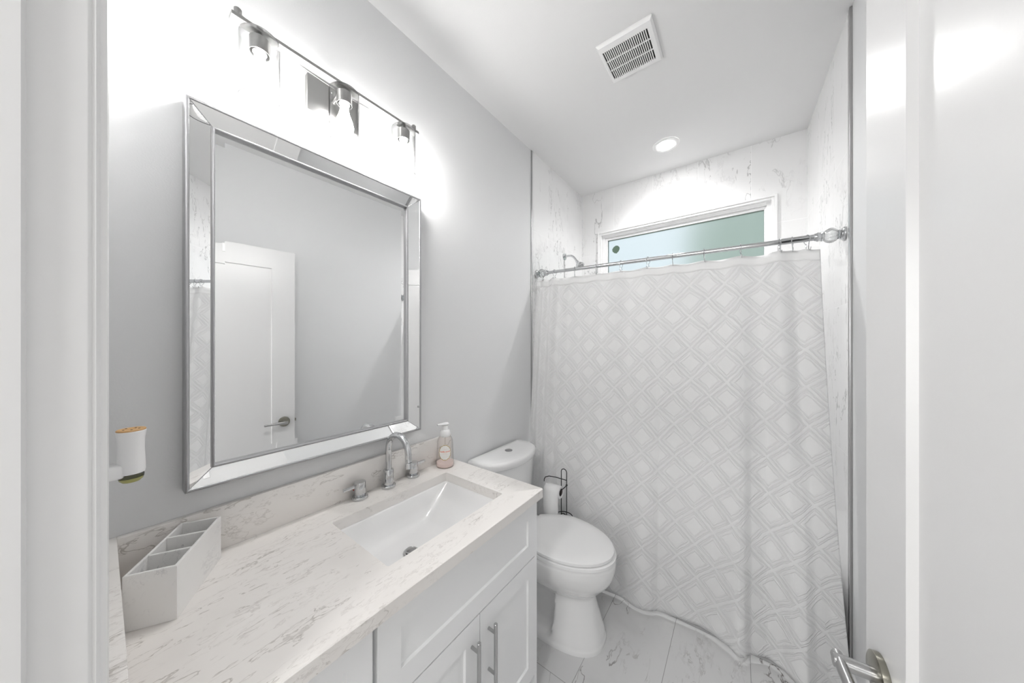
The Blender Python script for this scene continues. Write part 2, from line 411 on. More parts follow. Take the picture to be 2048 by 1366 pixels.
# small round leaf on the glass
bm = BM()
lp = [(0.0, 0.026), (0.013, 0.023), (0.023, 0.012), (0.024, 0.0), (0.017, -0.014), (0.004, -0.026), (-0.010, -0.021), (-0.021, -0.010), (-0.024, 0.004), (-0.015, 0.018)]
lc = Vector((0.303, W_D + 0.0425, 2.226))
loft(bm, [[lc + Vector((x * 1.35, dy, z * 1.35)) for x, z in lp] for dy in (0.0012, -0.0012)])
tag(obj('leaf', bm, M['leafgreen'], origin=lc), 'small dark green leaf stuck on the left end of the frosted window', 'leaf')

# outside: lawn and bushes seen blurred through the frosted pane
bm = BM(); box(bm, (-6, W_D + 0.16, -0.7), (9, 12, -0.6)); tag(obj('ground_outside', bm, M['grass'], smooth=False), kind='structure')
def bush(loc, s, label):
    bm = BM(); bmesh.ops.create_icosphere(bm, subdivisions=4, radius=1)
    for v in bm.verts:
        d = v.co.normalized(); k = 1 + 0.10 * math.sin(7 * d.x + 3 * d.z) * math.cos(6 * d.y) + random.uniform(-0.07, 0.07)
        v.co = Vector((d.x * s[0] * k, d.y * s[1] * k, d.z * s[2] * k)) + Vector(loc) + Vector((0, 0, s[2]))
    tag(obj('evergreen_shrub', bm, M['hedge'], origin=loc), label, 'shrub', 'shrubs outside the window')
bush((2.2, 5.2, -0.6), (1.6, 1.0, 2.5), 'tall green shrub outside the right end of the frosted window')
bush((-1.2, 7.4, -0.6), (1.3, 1.0, 1.55), 'lower green shrub outside the left part of the frosted window')

# ------------------------------------------------------------------ open door on the right
DL, DT = 0.813, 0.035
hx, hy = 1.420, 0.006; ex, ey = 1.3588, 0.819
ang = math.atan2(ey - hy, ex - hx)
door = bpy.data.objects.new('door_1', None); S.collection.objects.link(door)
door.location = (hx, hy, 0); door.rotation_euler = (0, 0, ang); door['kind'] = 'structure'
ORG[door.name] = Vector((0, 0, 0))
# local: x along the leaf from hinge, +y is the visible room side
def shaker(bm, x0, x1, z0, z1, st, rec, yf, yb, slope=0.002, top=None, bot=None):
    top = st if top is None else top; bot = st if bot is None else bot
    o = [(x0, z0), (x1, z0), (x1, z1), (x0, z1)]
    i = [(x0 + st, z0 + bot), (x1 - st, z0 + bot), (x1 - st, z1 - top), (x0 + st, z1 - top)]
    j = [(x0 + st + slope, z0 + bot + slope), (x1 - st - slope, z0 + bot + slope), (x1 - st - slope, z1 - top - slope), (x0 + st + slope, z1 - top - slope)]
    s = 1 if yf > yb else -1
    R = [[bm.verts.new((x, y, z)) for x, z in P] for P, y in ((o, yb), (o, yf), (i, yf), (j, yf - s * rec))]
    for a, b in zip(R, R[1:]):
        for k in range(4): bm.faces.new((a[k], a[(k + 1) % 4], b[(k + 1) % 4], b[k]))
    bm.faces.new(R[0][::-1]); bm.faces.new(R[-1])
bm = BM(); shaker(bm, 0.0, DL, 0.012, 2.035, 0.128, 0.011, 0.0, -DT, 0.003, 0.128, 0.2)
leaf = obj('door_leaf', bm, M['doorpaint'], door, local=True, smooth=False)
leaf['label'] = 'white door leaf with one recessed panel'
# lever set, both sides
def lever(side):
    s = side; yo = 0.0 if s > 0 else -DT
    c = Vector((DL - 0.062, yo, 0.868))
    bm = BM()
    lathe(bm, [(0.033, 0), (0.0335, 0.002), (0.033, 0.009), (0.030, 0.0105), (0.012, 0.011)], c, (0, s, 0), 40)
    r = obj('door_rosette', bm, M['darknickel'] if s > 0 else M['nickel'], door, local=True)
    bm = BM()
    cyl(bm, c + Vector((0, s * 0.010, 0)), c + Vector((0, s * 0.058, 0)), 0.0105, seg=24)
    rings = []
    for k in range(10):
        t = k / 9; x = 0.012 - 0.128 * t; hh = 0.0105 - 0.003 * t; ww = 0.0085 - 0.0015 * t
        rings.append([c + Vector((x, s * 0.050 + ww * math.cos(a), hh * math.sin(a))) for a in [2 * PI * i / 14 for i in range(14)]])
    loft(bm, rings)
    obj('door_lever', bm, M['steel'], door, local=True, label='satin metal lever of the door')
lever(1)
bm = BM(); box(bm, (DL - 0.001, -DT / 2 - 0.012, 0.84), (DL + 0.0015, -DT / 2 + 0.012, 0.895), 0.0005, 1)
box(bm, (DL, -DT / 2 - 0.006, 0.858), (DL + 0.011, -DT / 2 + 0.006, 0.878), 0.002, 1)
obj('door_latch', bm, M['darknickel'], door, local=True)
# over-door hook (own thing, hangs on the door's top edge) - placed in world space
Rm = Matrix.Translation((hx, hy, 0)) @ Matrix.Rotation(ang, 4, 'Z')
bm = BM()
box(bm, (0.385, 0.001, 1.985), (0.415, 0.004, 2.040), 0.001, 1); box(bm, (0.385, -DT - 0.004, 2.036), (0.415, 0.004, 2.0395), 0.001, 1)
box(bm, (0.385, -DT - 0.004, 1.985), (0.415, -DT - 0.001, 2.040), 0.001, 1)
bmesh.ops.transform(bm, matrix=Rm, verts=bm.verts)
tag(obj('over_door_hook', bm, M['whiteplastic'], origin=Rm @ Vector((0.4, 0, 2.0))), 'white bracket hooked over the top edge of the white door', 'hook')

# ------------------------------------------------------------------ vanity
ZC = 0.832; CT = 0.036
VX, VY0, VY1 = 0.5525, NY, 1.050
HX0, HX1, HY0, HY1 = 0.129, 0.4505, 0.4425, 0.919
# worktop with rounded-corner cut-out
top = empty('vanity_countertop', (0.28, 0.52, ZC - CT), 'warm white speckled quartz countertop with a cut-out for the sink', 'countertop')
bm = BM()
hole = rrect(HX0, HX1, HY0, HY1, 0.006, 3)
def outer_pts(inset):
    return rrect(0.0006, VX - inset, VY0 + 0.0006, VY1 - inset, 0.006, 3)
rings = []
for z, ins in ((ZC - CT, 0.0015), (ZC - CT + 0.0015, 0), (ZC - 0.0025, 0), (ZC, 0.0025)):
    rings.append([bm.verts.new((x, y, z)) for x, y in outer_pts(ins)])
for z in (ZC, ZC - CT):
    rings.append([bm.verts.new((x, y, z)) for x, y in hole])
rings.append(rings[0])
N = len(rings[0])
for a, b_ in zip(rings, rings[1:]):
    for i in range(N): bm.faces.new((a[i], a[(i + 1) % N], b_[(i + 1) % N], b_[i]))
obj('slab', bm, M['quartz'], top, sharp=40)
ZS = 0.953
bm = BM(); box(bm, (0.0005, 0.0235, ZC), (0.018, VY1, ZS), 0.0015, 2); obj('backsplash', bm, M['quartz'], top)
bm = BM(); box(bm, (0.0005, NY + 0.0005, ZC), (VX, 0.0235, ZS), 0.0015, 2); obj('side_splash', bm, M['quartz'], top)

# sink
sink = empty('undermount_sink', (0.29, 0.66, ZC - 0.17), 'white rectangular undermount sink set in the quartz countertop', 'sink')
bm = BM()
def rr(x0, x1, y0, y1, r, z): return [Vector((x, y, z)) for x, y in rrect(x0, x1, y0, y1, r, 6)]
prof = [(HX0 - 0.02, HX1 + 0.02, HY0 - 0.02, HY1 + 0.02, 0.02, ZC - CT - 0.0005),
        (HX0 + 0.001, HX1 - 0.001, HY0 + 0.001, HY1 - 0.001, 0.02, ZC - CT - 0.0005),
        (HX0 + 0.004, HX1 - 0.004, HY0 + 0.004, HY1 - 0.006, 0.02, ZC - CT - 0.006),
        (HX0 + 0.016, HX1 - 0.016, HY0 + 0.018, HY1 - 0.070, 0.026, ZC - 0.085),
        (HX0 + 0.028, HX1 - 0.028, HY0 + 0.034, HY1 - 0.122, 0.03, ZC - 0.118),
        (HX0 + 0.040, HX1 - 0.040, HY0 + 0.050, HY1 - 0.150, 0.03, ZC - 0.130),
        (HX0 + 0.070, HX1 - 0.075, HY0 + 0.090, HY1 - 0.200, 0.03, ZC - 0.134)]
rg = [rr(*p) for p in prof]
DC = Vector((0.279, 0.632, ZC - 0.137))
nP = len(rg[0])
# last ring: circle for the drain
circ = []
for pnt in rg[-1]:
    d = Vector((pnt.x - DC.x, pnt.y - DC.y, 0)).normalized(); circ.append(DC + d * 0.024)
rg.append(circ)
rg.append([p_ + Vector((0, 0, -0.02)) for p_ in circ])
loft(bm, rg, cap=True, capstart=False)
basin = obj('basin', bm, M['porcelain'], sink, sharp=60); 
dr = BM()
lathe(dr, [(0.0245, 0.0026), (0.0245, 0.0042), (0.019, 0.0045), (0.0155, -0.004), (0.0155, -0.012)], DC, (0, 0, 1), 32)
drain = obj('drain_flange', dr, M['chrome'], sink, label='chrome drain ring')
dr = BM(); cyl(dr, DC + Vector((0, 0, -0.006)), DC + Vector((0, 0, 0.006)), 0.0125, seg=24); obj('drain_seal', dr, M['black'], sink, label='black rubber ring under the stopper')
dr = BM(); lathe(dr, [(0.0165, 0), (0.0175, 0.002), (0.0165, 0.005), (0.010, 0.0065)], DC + Vector((0, 0, 0.006)), (0, 0, 1), 32); obj('drain_stopper', dr, M['steel'], sink, label='chrome pop-up stopper')

# cabinets
FX = 0.530      # face of doors
def cab_front(name, y0, y1, z0, z1, st, parent, x=FX):
    bm = BM(); shaker(bm, y0, y1, z0, z1, st, 0.007, 1.0, 0.0, 0.003)
    # local (x->y, y->x): face at x, back 0.019 behind
    for v in bm.verts:
        a, d, z = v.co; v.co = Vector((x - 0.019 + (0.019 if d > 0.5 else 0.0), a, z)) if d in (0.0, 1.0) else Vector((x - (1.0 - d), a, z))
    return obj(name, bm, M['cabinet'], parent, smooth=False)
sb = empty('sink_base_cabinet', (0.27, 0.70, 0.0), 'white shaker sink base cabinet with false drawer front above two doors', 'cabinet')
bm = BM()
SY0, SY1 = 0.3675, 1.0365; CZT = ZC - CT - 0.001
for lo, hi in (((0.002, SY0, 0.095), (FX - 0.0205, SY0 + 0.016, CZT)), ((0.002, SY1 - 0.016, 0.0), (FX - 0.0005, SY1, CZT)),
               ((0.002, SY0 + 0.016, 0.095), (FX - 0.0205, SY1 - 0.016, 0.111)),
               ((FX - 0.0395, SY0 + 0.016, 0.53), (FX - 0.0205, SY1 - 0.016, 0.60)), ((0.002, SY0 + 0.016, 0.111), (0.008, SY1 - 0.016, CZT)),
               ((FX - 0.0395, SY0 + 0.016, 0.72), (FX - 0.0205, SY1 - 0.016, CZT))):
    box(bm, lo, hi)
obj('cabinet_body', bm, M['cabinet'], sb, smooth=False)
bm = BM(); box(bm, (0.44, SY0, 0.0), (0.455, SY1 - 0.016, 0.094)); obj('toe_kick', bm, M['cabinet'], sb, smooth=False)
DY = 0.7045
cab_front('drawer_front', SY0 + 0.0015, SY1 - 0.0005, 0.572, CZT - 0.005, 0.060, sb)
def bar_pull(door_, y, zt, zb):
    bm = BM(); x = FX + 0.030
    lathe(bm, [(0.0052, 0), (0.0060, 0.0008), (0.0060, zt - zb - 0.0008), (0.0052, zt - zb)], (x, y, zb), (0, 0, 1), 20)
    for z in (zt - 0.030, zt - 0.160): cyl(bm, (FX, y, z), (x, y, z), 0.0048, seg=14)
    obj('handle', bm, M['steel'], door_, label='satin steel bar pull')
d1 = cab_front('cabinet_door', SY0 + 0.0015, DY - 0.0015, 0.105, 0.567, 0.060, sb)
d2 = cab_front('cabinet_door', DY + 0.0015, SY1 - 0.0005, 0.105, 0.567, 0.060, sb)
bar_pull(d1, 0.668, 0.523, 0.333); bar_pull(d2, 0.745, 0.523, 0.333)
db = empty('drawer_base_cabinet', (0.27, 0.17, 0.0), 'white narrow drawer cabinet left of the sink cabinet under the countertop', 'cabinet')
bm = BM(); box(bm, (0.002, 0.0, 0.095), (FX - 0.0205, SY0 - 0.002, CZT)); box(bm, (FX-0.0205, 0.0, 0.095), (FX - 0.004, 0.012, CZT)); obj('cabinet_body', bm, M['cabinet'], db, smooth=False)
bm = BM(); box(bm, (0.44, 0.0, 0.0), (0.455, SY0 - 0.002, 0.094)); obj('toe_kick', bm, M['cabinet'], db, smooth=False)
for z0, z1 in ((0.572, CZT - 0.005), (0.342, 0.567), (0.105, 0.337)):
    f = cab_front('drawer_front', 0.014, 0.3575, z0, z1, 0.055, db)
    bm = BM(); zz = (z0 + z1) / 2
    cyl(bm, (FX + 0.03, 0.09, zz), (FX + 0.03, 0.28, zz), 0.006, seg=16)
    for y in (0.12, 0.25): cyl(bm, (FX, y, zz), (FX + 0.03, y, zz), 0.0048, seg=12)
    if z1 < 0.7: obj('handle', bm, M['steel'], f, label='satin steel bar pull')
    else: bm.free()

# faucet: spout and two handles, all one widespread set but three separate castings
def flange(bm, x, y): lathe(bm, [(0.0265, 0), (0.0275, 0.002), (0.0272, 0.0085), (0.0255, 0.0105), (0.019, 0.011)], (x, y, ZC), (0, 0, 1), 36)
fc = empty('bathroom_faucet', (0.048, 0.690, ZC), 'tall chrome gooseneck faucet spout behind the sink', 'faucet')
bm = BM(); flange(bm, 0.048, 0.690); obj('escutcheon', bm, M['chrome'], fc)
bm = BM(); lathe(bm, [(0.0185, 0.0108), (0.0185, 0.070), (0.0178, 0.0715), (0.0135, 0.072)], (0.048, 0.690, ZC), (0, 0, 1), 36); obj('spout_collar', bm, M['chrome'], fc)
bm = BM()
pts = [Vector((0.048, 0.690, ZC + 0.06 + 0.10 * i / 8)) for i in range(8)]
pts += arc((0.048 + 0.066, 0.690, ZC + 0.152), 0.066, PI, -0.12, 26, (1, 0, 0), (0, 0, 1))
last = pts[-1]; pts += [last + Vector((0.0025 * i, 0, -0.010 * i)) * 0.8 for i in (1, 2)]
tube(bm, pts, 0.0120, 22); obj('spout', bm, M['chrome'], fc, sharp=50)
bm = BM(); e = pts[-1]; lathe(bm, [(0.0120, 0), (0.0131, 0.001), (0.0133, 0.020), (0.0120, 0.0215), (0.009, 0.0205)], e, (0.10, 0, -1), 28); obj('aerator', bm, M['chrome'], fc)
def faucet_handle(y, s, label):
    h = empty('faucet_handle', (0.045, y, ZC), label, 'faucet handle', 'chrome lever handles either side of the spout')
    bm = BM(); flange(bm, 0.045, y); obj('escutcheon', bm, M['chrome'], h)
    bm = BM(); lathe(bm, [(0.018, 0.0108), (0.0195, 0.013), (0.0198, 0.060), (0.0192, 0.0615), (0.001, 0.0617)], (0.045, y, ZC), (0, 0, 1), 36); obj('handle_body', bm, M['chrome'], h)
    bm = BM(); y0, y1 = sorted((y + s * 0.017, y + s * 0.060)); box(bm, (0.0405, y0, ZC + 0.044), (0.0495, y1, ZC + 0.055), 0.0012, 2)
    obj('handle_lever', bm, M['chrome'], h)
    return h
h1 = faucet_handle(0.5765, -1, 'chrome faucet handle left of the spout, lever pointing left, red dot')
bm = BM(); cyl(bm, (0.0355, 0.5765 - 0.0178, ZC + 0.034), (0.0355, 0.5765 - 0.0195, ZC + 0.034), 0.0028, seg=14); obj('hot_mark', bm, M['red'], h1, label='small dark red dot')
faucet_handle(0.8075, 1, 'chrome faucet handle right of the spout, lever pointing to the soap bottle')

# soap dispenser
SB = Vector((0.066, 0.968, ZC)); sp_ = empty('soap_bottle', SB, 'clear foaming soap bottle with white pump and a little pink soap', 'soap bottle')
bm = BM()
body = [(0.032, 0.0006), (0.0400, 0.002), (0.0420, 0.008), (0.0400, 0.03), (0.0378, 0.07), (0.0365, 0.105), (0.0350, 0.122), (0.0290, 0.135), (0.0225, 0.141), (0.0200, 0.1425)]
lathe(bm, body, SB, (0, 0, 1), 40, cap=False); obj('bottle_body', bm, M['bottle'], sp_, sharp=60)
bm = BM(); lathe(bm, [(0.030, 0.0018), (0.0385, 0.003), (0.0405, 0.009), (0.0395, 0.020), (0.0393, 0.0205)], SB, (0, 0, 1), 40); obj('liquid_soap', bm, M['soap_pink'], sp_, label='pale pink soap in the bottom of the bottle')
bm = BM(); lathe(bm, [(0.0225, 0.139), (0.0235, 0.141), (0.0240, 0.150), (0.0225, 0.163), (0.0190, 0.168), (0.0150, 0.169), (0.0140, 0.172), (0.0140, 0.190), (0.004, 0.190)], SB, (0, 0, 1), 36); obj('pump_collar', bm, M['whiteplastic'], sp_)
bm = BM()
hd = Vector((-0.25, -0.97, 0)).normalized(); sd = Vector((-hd.y, hd.x, 0))
rings = []
for t, wd, th in ((-0.017, 0.006, 0.0035), (-0.015, 0.012, 0.005), (-0.006, 0.0155, 0.006), (0.006, 0.0145, 0.006), (0.018, 0.010, 0.005), (0.030, 0.0065, 0.0042), (0.038, 0.0052, 0.0035)):
    c = SB + hd * t + Vector((0, 0, 0.1955 + (0.001 if t > 0.02 else 0)))
    rings.append([c + sd * wd * math.cos(a) + Vector((0, 0, th * math.sin(a))) for a in [2 * PI * i / 16 for i in range(16)]])
loft(bm, rings); obj('pump_head', bm, M['whiteplastic'], sp_, sharp=60)
bm = BM(); cyl(bm, SB + Vector((0, 0, 0.02)), SB + Vector((0, 0, 0.14)), 0.003, seg=10); obj('dip_tube', bm, M['bottle'], sp_)
# label wrapped on the cylinder, facing the camera
la = math.atan2(0 - SB.y, CX - SB.x) - 0.02
def rad_at(h):
    for (r0, h0), (r1, h1) in zip(body, body[1:]):
        if h0 <= h <= h1: return r0 + (r1 - r0) * (h - h0) / (h1 - h0)
    return 0.036
def wrap(u, v, off):   # u metres sideways, v metres up from the label centre
    h = 0.073 + v; r = rad_at(h) + off; t = la + u / 0.036
    return SB + Vector((r * math.cos(t), r * math.sin(t), h))
def scallop(t, k): return 1 + 0.035 * math.cos(14 * t) if k else 1
bm = BM(); K = 84
def lring(s, off, sc=1): return [wrap(0.0265 * s * scallop(t, sc) * math.cos(t), 0.0335 * s * scallop(t, sc) * math.sin(t), off) for t in [2 * PI * i / K for i in range(K)]]
loft(bm, [lring(s, 0.0006) for s in (0.02, 0.3, 0.6, 0.95)]); lab = obj('bottle_label', bm, M['label'], sp_)
bm = BM(); loft(bm, [lring(0.95, 0.0007), lring(1.02, 0.0007)], cap=False); obj('label_border', bm, M['gold'], lab, label='thin gold scalloped border')
def text_on_label(txt, size, v, m, nm, bold=0.0):
    cu = bpy.data.curves.new(nm, 'FONT'); cu.body = txt; cu.size = size; cu.align_x = 'CENTER'; cu.offset = bold; cu.resolution_u = 2
    t = bpy.data.objects.new(nm + '_tmp', cu); S.collection.objects.link(t)
    me = t.evaluated_get(bpy.context.evaluated_depsgraph_get()).to_mesh()
    b2 = BM(); b2.from_mesh(me); t.to_mesh_clear(); bpy.data.objects.remove(t)
    bmesh.ops.triangulate(b2, faces=b2.faces)
    for vv in b2.verts: vv.co = wrap(vv.co.x, vv.co.y + v, 0.0010)
    obj(nm, b2, m, lab, smooth=False)
text_on_label('vanilla neroli', 0.0086, 0.002, M['orange'], 'label_text', 0.0002)
text_on_label('foaming', 0.0032, 0.014, M['pinkink'], 'label_small_text')
text_on_label('hand soap', 0.0042, -0.006, M['pinkink'], 'label_line_text')

# marble organiser, three compartments
og = empty('marble_organizer', (0, 0, 0), 'white marble organizer box with three open compartments on the left of the countertop', 'organizer')
oa = Vector((0.1955, 0.0262, 0)); e1 = Vector((0.490, 0.872, 0)).normalized(); e2 = Vector((-e1.y, e1.x, 0))
og.location = (oa.x, oa.y, ZC + 0.0005); og.rotation_euler = (0, 0, math.atan2(e1.y, e1.x)); ORG[og.name] = Vector((0, 0, 0))
bm = BM(); ow, ol, oh, ot = 0.080, 0.200, 0.112, 0.0055
xs = [0, ot, ow - ot, ow]
cuts = [ot, 0.064 - 0.0, 0.064 + ot, 0.130, 0.130 + ot, ol - ot]
holes = [(cuts[0], 0.064), (0.064 + ot, 0.130), (0.130 + ot, ol - ot)]
ys = [0, ot, 0.064, 0.064 + ot, 0.130, 0.130 + ot, ol - ot, ol]
V3 = {}
def vv(x, y, z):
    k = (round(x, 5), round(y, 5), round(z, 5))
    if k not in V3: V3[k] = bm.verts.new((x, y, z))
    return V3[k]
for i in range(3):
    for j in range(7):
        ish = i == 1 and j in (1, 3, 5)
        a, b_, c, d = xs[i], xs[i + 1], ys[j], ys[j + 1]
        z = 0.008 if ish else oh
        bm.faces.new((vv(a, c, z), vv(b_, c, z), vv(b_, d, z), vv(a, d, z)))
        bm.faces.new((vv(a, d, 0), vv(b_, d, 0), vv(b_, c, 0), vv(a, c, 0)))
        if ish:
            for p_, q_ in (((a, c), (b_, c)), ((b_, c), (b_, d)), ((b_, d), (a, d)), ((a, d), (a, c))):
                bm.faces.new((vv(*p_, 0.008), vv(*q_, 0.008), vv(*q_, oh), vv(*p_, oh)))
for j in range(7):
    for x in (0, ow): bm.faces.new((vv(x, ys[j], 0), vv(x, ys[j + 1], 0), vv(x, ys[j + 1], oh), vv(x, ys[j], oh)))
for i in range(3):
    for y in (0, ol): bm.faces.new((vv(xs[i], y, 0), vv(xs[i + 1], y, 0), vv(xs[i + 1], y, oh), vv(xs[i], y, oh)))
bmesh.ops.recalc_face_normals(bm, faces=bm.faces)
es = [e for e in bm.edges if len(e.link_faces) == 2 and e.calc_face_angle(0) > 1.0 and min(v.co.z for v in e.verts) > 0.05]
bmesh.ops.bevel(bm, geom=es, offset=0.0009, segments=2, affect='EDGES')
bo = obj('organizer_body', bm, M['stonebox'], og, local=True)

# plug-in air freshener on the doorway wall
ac = Vector((0.172, 0.0385, 1.148))
af = empty('air_freshener', ac, 'white plug-in air freshener with wooden top and olive oil bottle at the left', 'air freshener')
bm = BM(); lathe(bm, [(0.0185, -0.006), (0.0195, 0.000), (0.0190, 0.020), (0.0180, 0.045), (0.0185, 0.064), (0.0205, 0.078), (0.0207, 0.080), (0.0202, 0.081)], ac, (0, 0, 1), 36)
box(bm, (ac.x - 0.016, NY + 0.002, 1.136), (ac.x + 0.016, 0.030, 1.165), 0.006, 3)
obj('diffuser_body', bm, M['whiteplastic'], af)
bm = BM(); lathe(bm, [(0.0200, 0.0805), (0.0203, 0.083), (0.0192, 0.0842), (0.007, 0.0838), (0.0065, 0.0830)], ac, (0, 0, 1), 36); obj('wooden_cap', bm, M['wood'], af, label='light wooden cap')
bm = BM()
for k in range(5):
    a = 2 * PI * k / 5; cyl(bm, ac + Vector((0.011 * math.cos(a), 0.011 * math.sin(a), 0.0832)), ac + Vector((0.011 * math.cos(a), 0.011 * math.sin(a), 0.0845)), 0.0016, seg=8)
obj('hole_shade_dots', bm, M['dark'], af)  # raised dark dots paint the shade inside the cap's holes
def squash(bm, c, z0, k=0.85):
    for v in bm.verts: v.co.z = c.z + (v.co.z - c.z) * k
bm = BM(); lathe(bm, [(0.0160, -0.004), (0.0178, -0.010), (0.0174, -0.015)], ac, (0, 0, 1), 30); ob1 = obj('bottle_shoulder', bm, M['oilglass'], af, label='clear grey glass shoulder of the oil bottle')
bm = BM(); lathe(bm, [(0.0174, -0.0145), (0.0162, -0.019), (0.0120, -0.0235), (0.004, -0.025)], ac, (0, 0, 1), 30); obj('oil_bottle', bm, mat('olive_oil', (0.36, 0.35, 0.12), 0.15), af, label='olive yellow oil bottle')

# ------------------------------------------------------------------ mirror
mr = empty('wall_mirror', (0.0, 0.49, 1.02), 'large wall mirror with wide mirrored frame and silver beading above the countertop', 'mirror')
OY0, OY1, OZ0, OZ1 = 0.1292, 0.8508, 1.0232, 2.0462
XO, XI = 0.045, 0.022
def ring_prof(name, y0, y1, z0, z1, prof, m, parent, sharp=35):
    """prof: (inset from outer rectangle, x)"""
    bm = BM()
    R = [[bm.verts.new((x, y, z)) for y, z in ((y0 + i, z0 + i), (y1 - i, z0 + i), (y1 - i, z1 - i), (y0 + i, z1 - i))] for i, x in prof]
    for a, b_ in zip(R, R[1:]):
        for k in range(4): bm.faces.new((a[k], a[(k + 1) % 4], b_[(k + 1) % 4], b_[k]))
    return obj(name, bm, m, parent, sharp=sharp)
ring_prof('outer_trim', OY0, OY1, OZ0, OZ1, [(0.0, 0.001), (0.0, XO - 0.004), (0.0018, XO - 0.0008), (0.0040, XO), (0.0065, XO - 0.0012), (0.0082, XO - 0.005), (0.0082, 0.004)], M['leaf'], mr, 60)
IY0, IY1, IZ0, IZ1 = OY0 + 0.053, OY1 - 0.053, OZ0 + 0.046, OZ1 - 0.046
# four sloping mirror panels between outer and inner trims
o4 = [(OY0 + 0.0082, OZ0 + 0.0082), (OY1 - 0.0082, OZ0 + 0.0082), (OY1 - 0.0082, OZ1 - 0.0082), (OY0 + 0.0082, OZ1 - 0.0082)]
i4 = [(IY0, IZ0), (IY1, IZ0), (IY1, IZ1), (IY0, IZ1)]
XP0, XP1 = XO - 0.0045, XI
for k in range(4):
    a, b_ = o4[k], o4[(k + 1) % 4]; c, d = i4[(k + 1) % 4], i4[k]
    bm = BM()
    def lay(dx, s):
        cy = (a[0] + b_[0] + c[0] + d[0]) / 4; cz = (a[1] + b_[1] + c[1] + d[1]) / 4
        def q(p_, x): 
            v = Vector((x + dx, p_[0], p_[1])); cc = Vector((0, cy, cz)); 
            w_ = Vector((0, p_[0] - cy, p_[1] - cz)); 
            return v - w_.normalized() * s
        return [q(a, XP0), q(b_, XP0), q(c, XP1), q(d, XP1)]
    loft(bm, [lay(-0.004, 0), lay(-0.0006, 0), lay(0.0, 0.0012)])
    obj('frame_mirror_panel', bm, M['mirror'], mr, smooth=False)
# mitre beads at the corners
for p_, q_ in zip(o4, i4):
    bm = BM(); tube(bm, [(XP0 + 0.0004, *p_), (XP1 + 0.0004, *q_)], 0.0009, 6); obj('corner_bead', bm, M['leaf'], mr)
ring_prof('inner_trim', IY0, IY1, IZ0, IZ1, [(-0.0004, 0.012), (-0.0004, XI + 0.001), (0.0015, XI + 0.0045), (0.0035, XI + 0.0050), (0.0058, XI + 0.0035), (0.0066, XI - 0.001), (0.0066, 0.011)], M['leaf'], mr, 60)
# main glass: bevelled border
gy0, gy1, gz0, gz1 = IY0 + 0.006, IY1 - 0.006, IZ0 + 0.006, IZ1 - 0.006
ring_prof('mirror_bevel', gy0, gy1, gz0, gz1, [(0.0, 0.0127), (0.022, 0.0136)], M['mirror'], mr)
bm = BM(); box(bm, (0.0015, gy0 + 0.022, gz0 + 0.022), (0.0136, gy1 - 0.022, gz1 - 0.022)); obj('mirror_glass', bm, M['mirror'], mr, smooth=False)

# ------------------------------------------------------------------ vanity light
vl = empty('vanity_light', (0.0, 0.497, 2.25), 'three-light brushed nickel vanity sconce with clear glass cylinder shades above mirror', 'wall light')
bm = BM(); box(bm, (0.0005, 0.412, 2.190), (0.022, 0.583, 2.312), 0.003, 2); obj('backplate', bm, M['nickel'], vl)
bm = BM(); cyl(bm, (0.02, 0.4955, 2.262), (0.100, 0.4955, 2.277), 0.0075, seg=16); obj('arm', bm, M['nickel'], vl)
bm = BM(); box(bm, (0.085, 0.2045, 2.270), (0.115, 0.7860, 2.280), 0.001, 1); obj('crossbar', bm, M['nickel'], vl)
bm = BM()
for y in (0.2200, 0.7715): lathe(bm, [(0.0085, 0), (0.0085, 0.022), (0.007, 0.024)], (0.100, y, 2.279), (0, 0, 1), 20)
pts = [Vector((0.100 - 0.055 * (1 - t * t), 0.4955 + 0.2757 * t, 2.2935)) for t in [-1 + 2 * i / 40 for i in range(41)]]
tube(bm, pts, 0.0022, 8); obj('bowed_rod', bm, M['nickel'], vl)
for y in (0.267, 0.4955, 0.7235):
    bm = BM(); cyl(bm, (0.1, y, 2.255), (0.1, y, 2.273), 0.006, seg=12)
    lathe(bm, [(0.0235, 0.038), (0.0235, -0.0005), (0.0225, -0.0008), (0.0225, 0.036), (0.0235, 0.038)], (0.1, y, 2.217), (0, 0, 1), 28, cap=False)
    lathe(bm, [(0.0225, 0), (0.0225, 0.003)], (0.1, y, 2.250), (0, 0, 1), 28)
    sk = obj('lamp_socket', bm, M['nickel'], vl)
    bm = BM(); lathe(bm, [(0.016, 0), (0.016, 0.030)], (0.1, y, 2.218), (0, 0, 1), 20); obj('socket_insert', bm, M['whiteplastic'], sk, label='white insert inside the socket')
    bm = BM()
    lathe(bm, [(0.012, 2.262), (0.042, 2.262), (0.0455, 2.258), (0.046, 2.252), (0.046, 2.082)], (0.1, y, 0), (0, 0, 1), 48, cap=False)
    sh = obj('glass_shade', bm, M['glass'], vl, sharp=60)
    bm = BM(); tube(bm, arc((0.1, y, 2.082), 0.046, 0, 2 * PI, 48, (1, 0, 0), (0, 1, 0))[:-1], 0.0009, 6, closed=True); obj('shade_rim', bm, M['rimglass'], sh)
    bm = BM()
    lathe(bm, [(0.0115, 0.030), (0.0120, 0.018), (0.0125, 0.004), (0.0175, -0.015), (0.0255, -0.036), (0.0285, -0.050), (0.0265, -0.063), (0.019, -0.074), (0.008, -0.079)], (0.1, y, 2.195), (0, 0, 1), 16)
    obj('light_bulb', bm, M['bulb'], vl, label='glowing bulb')

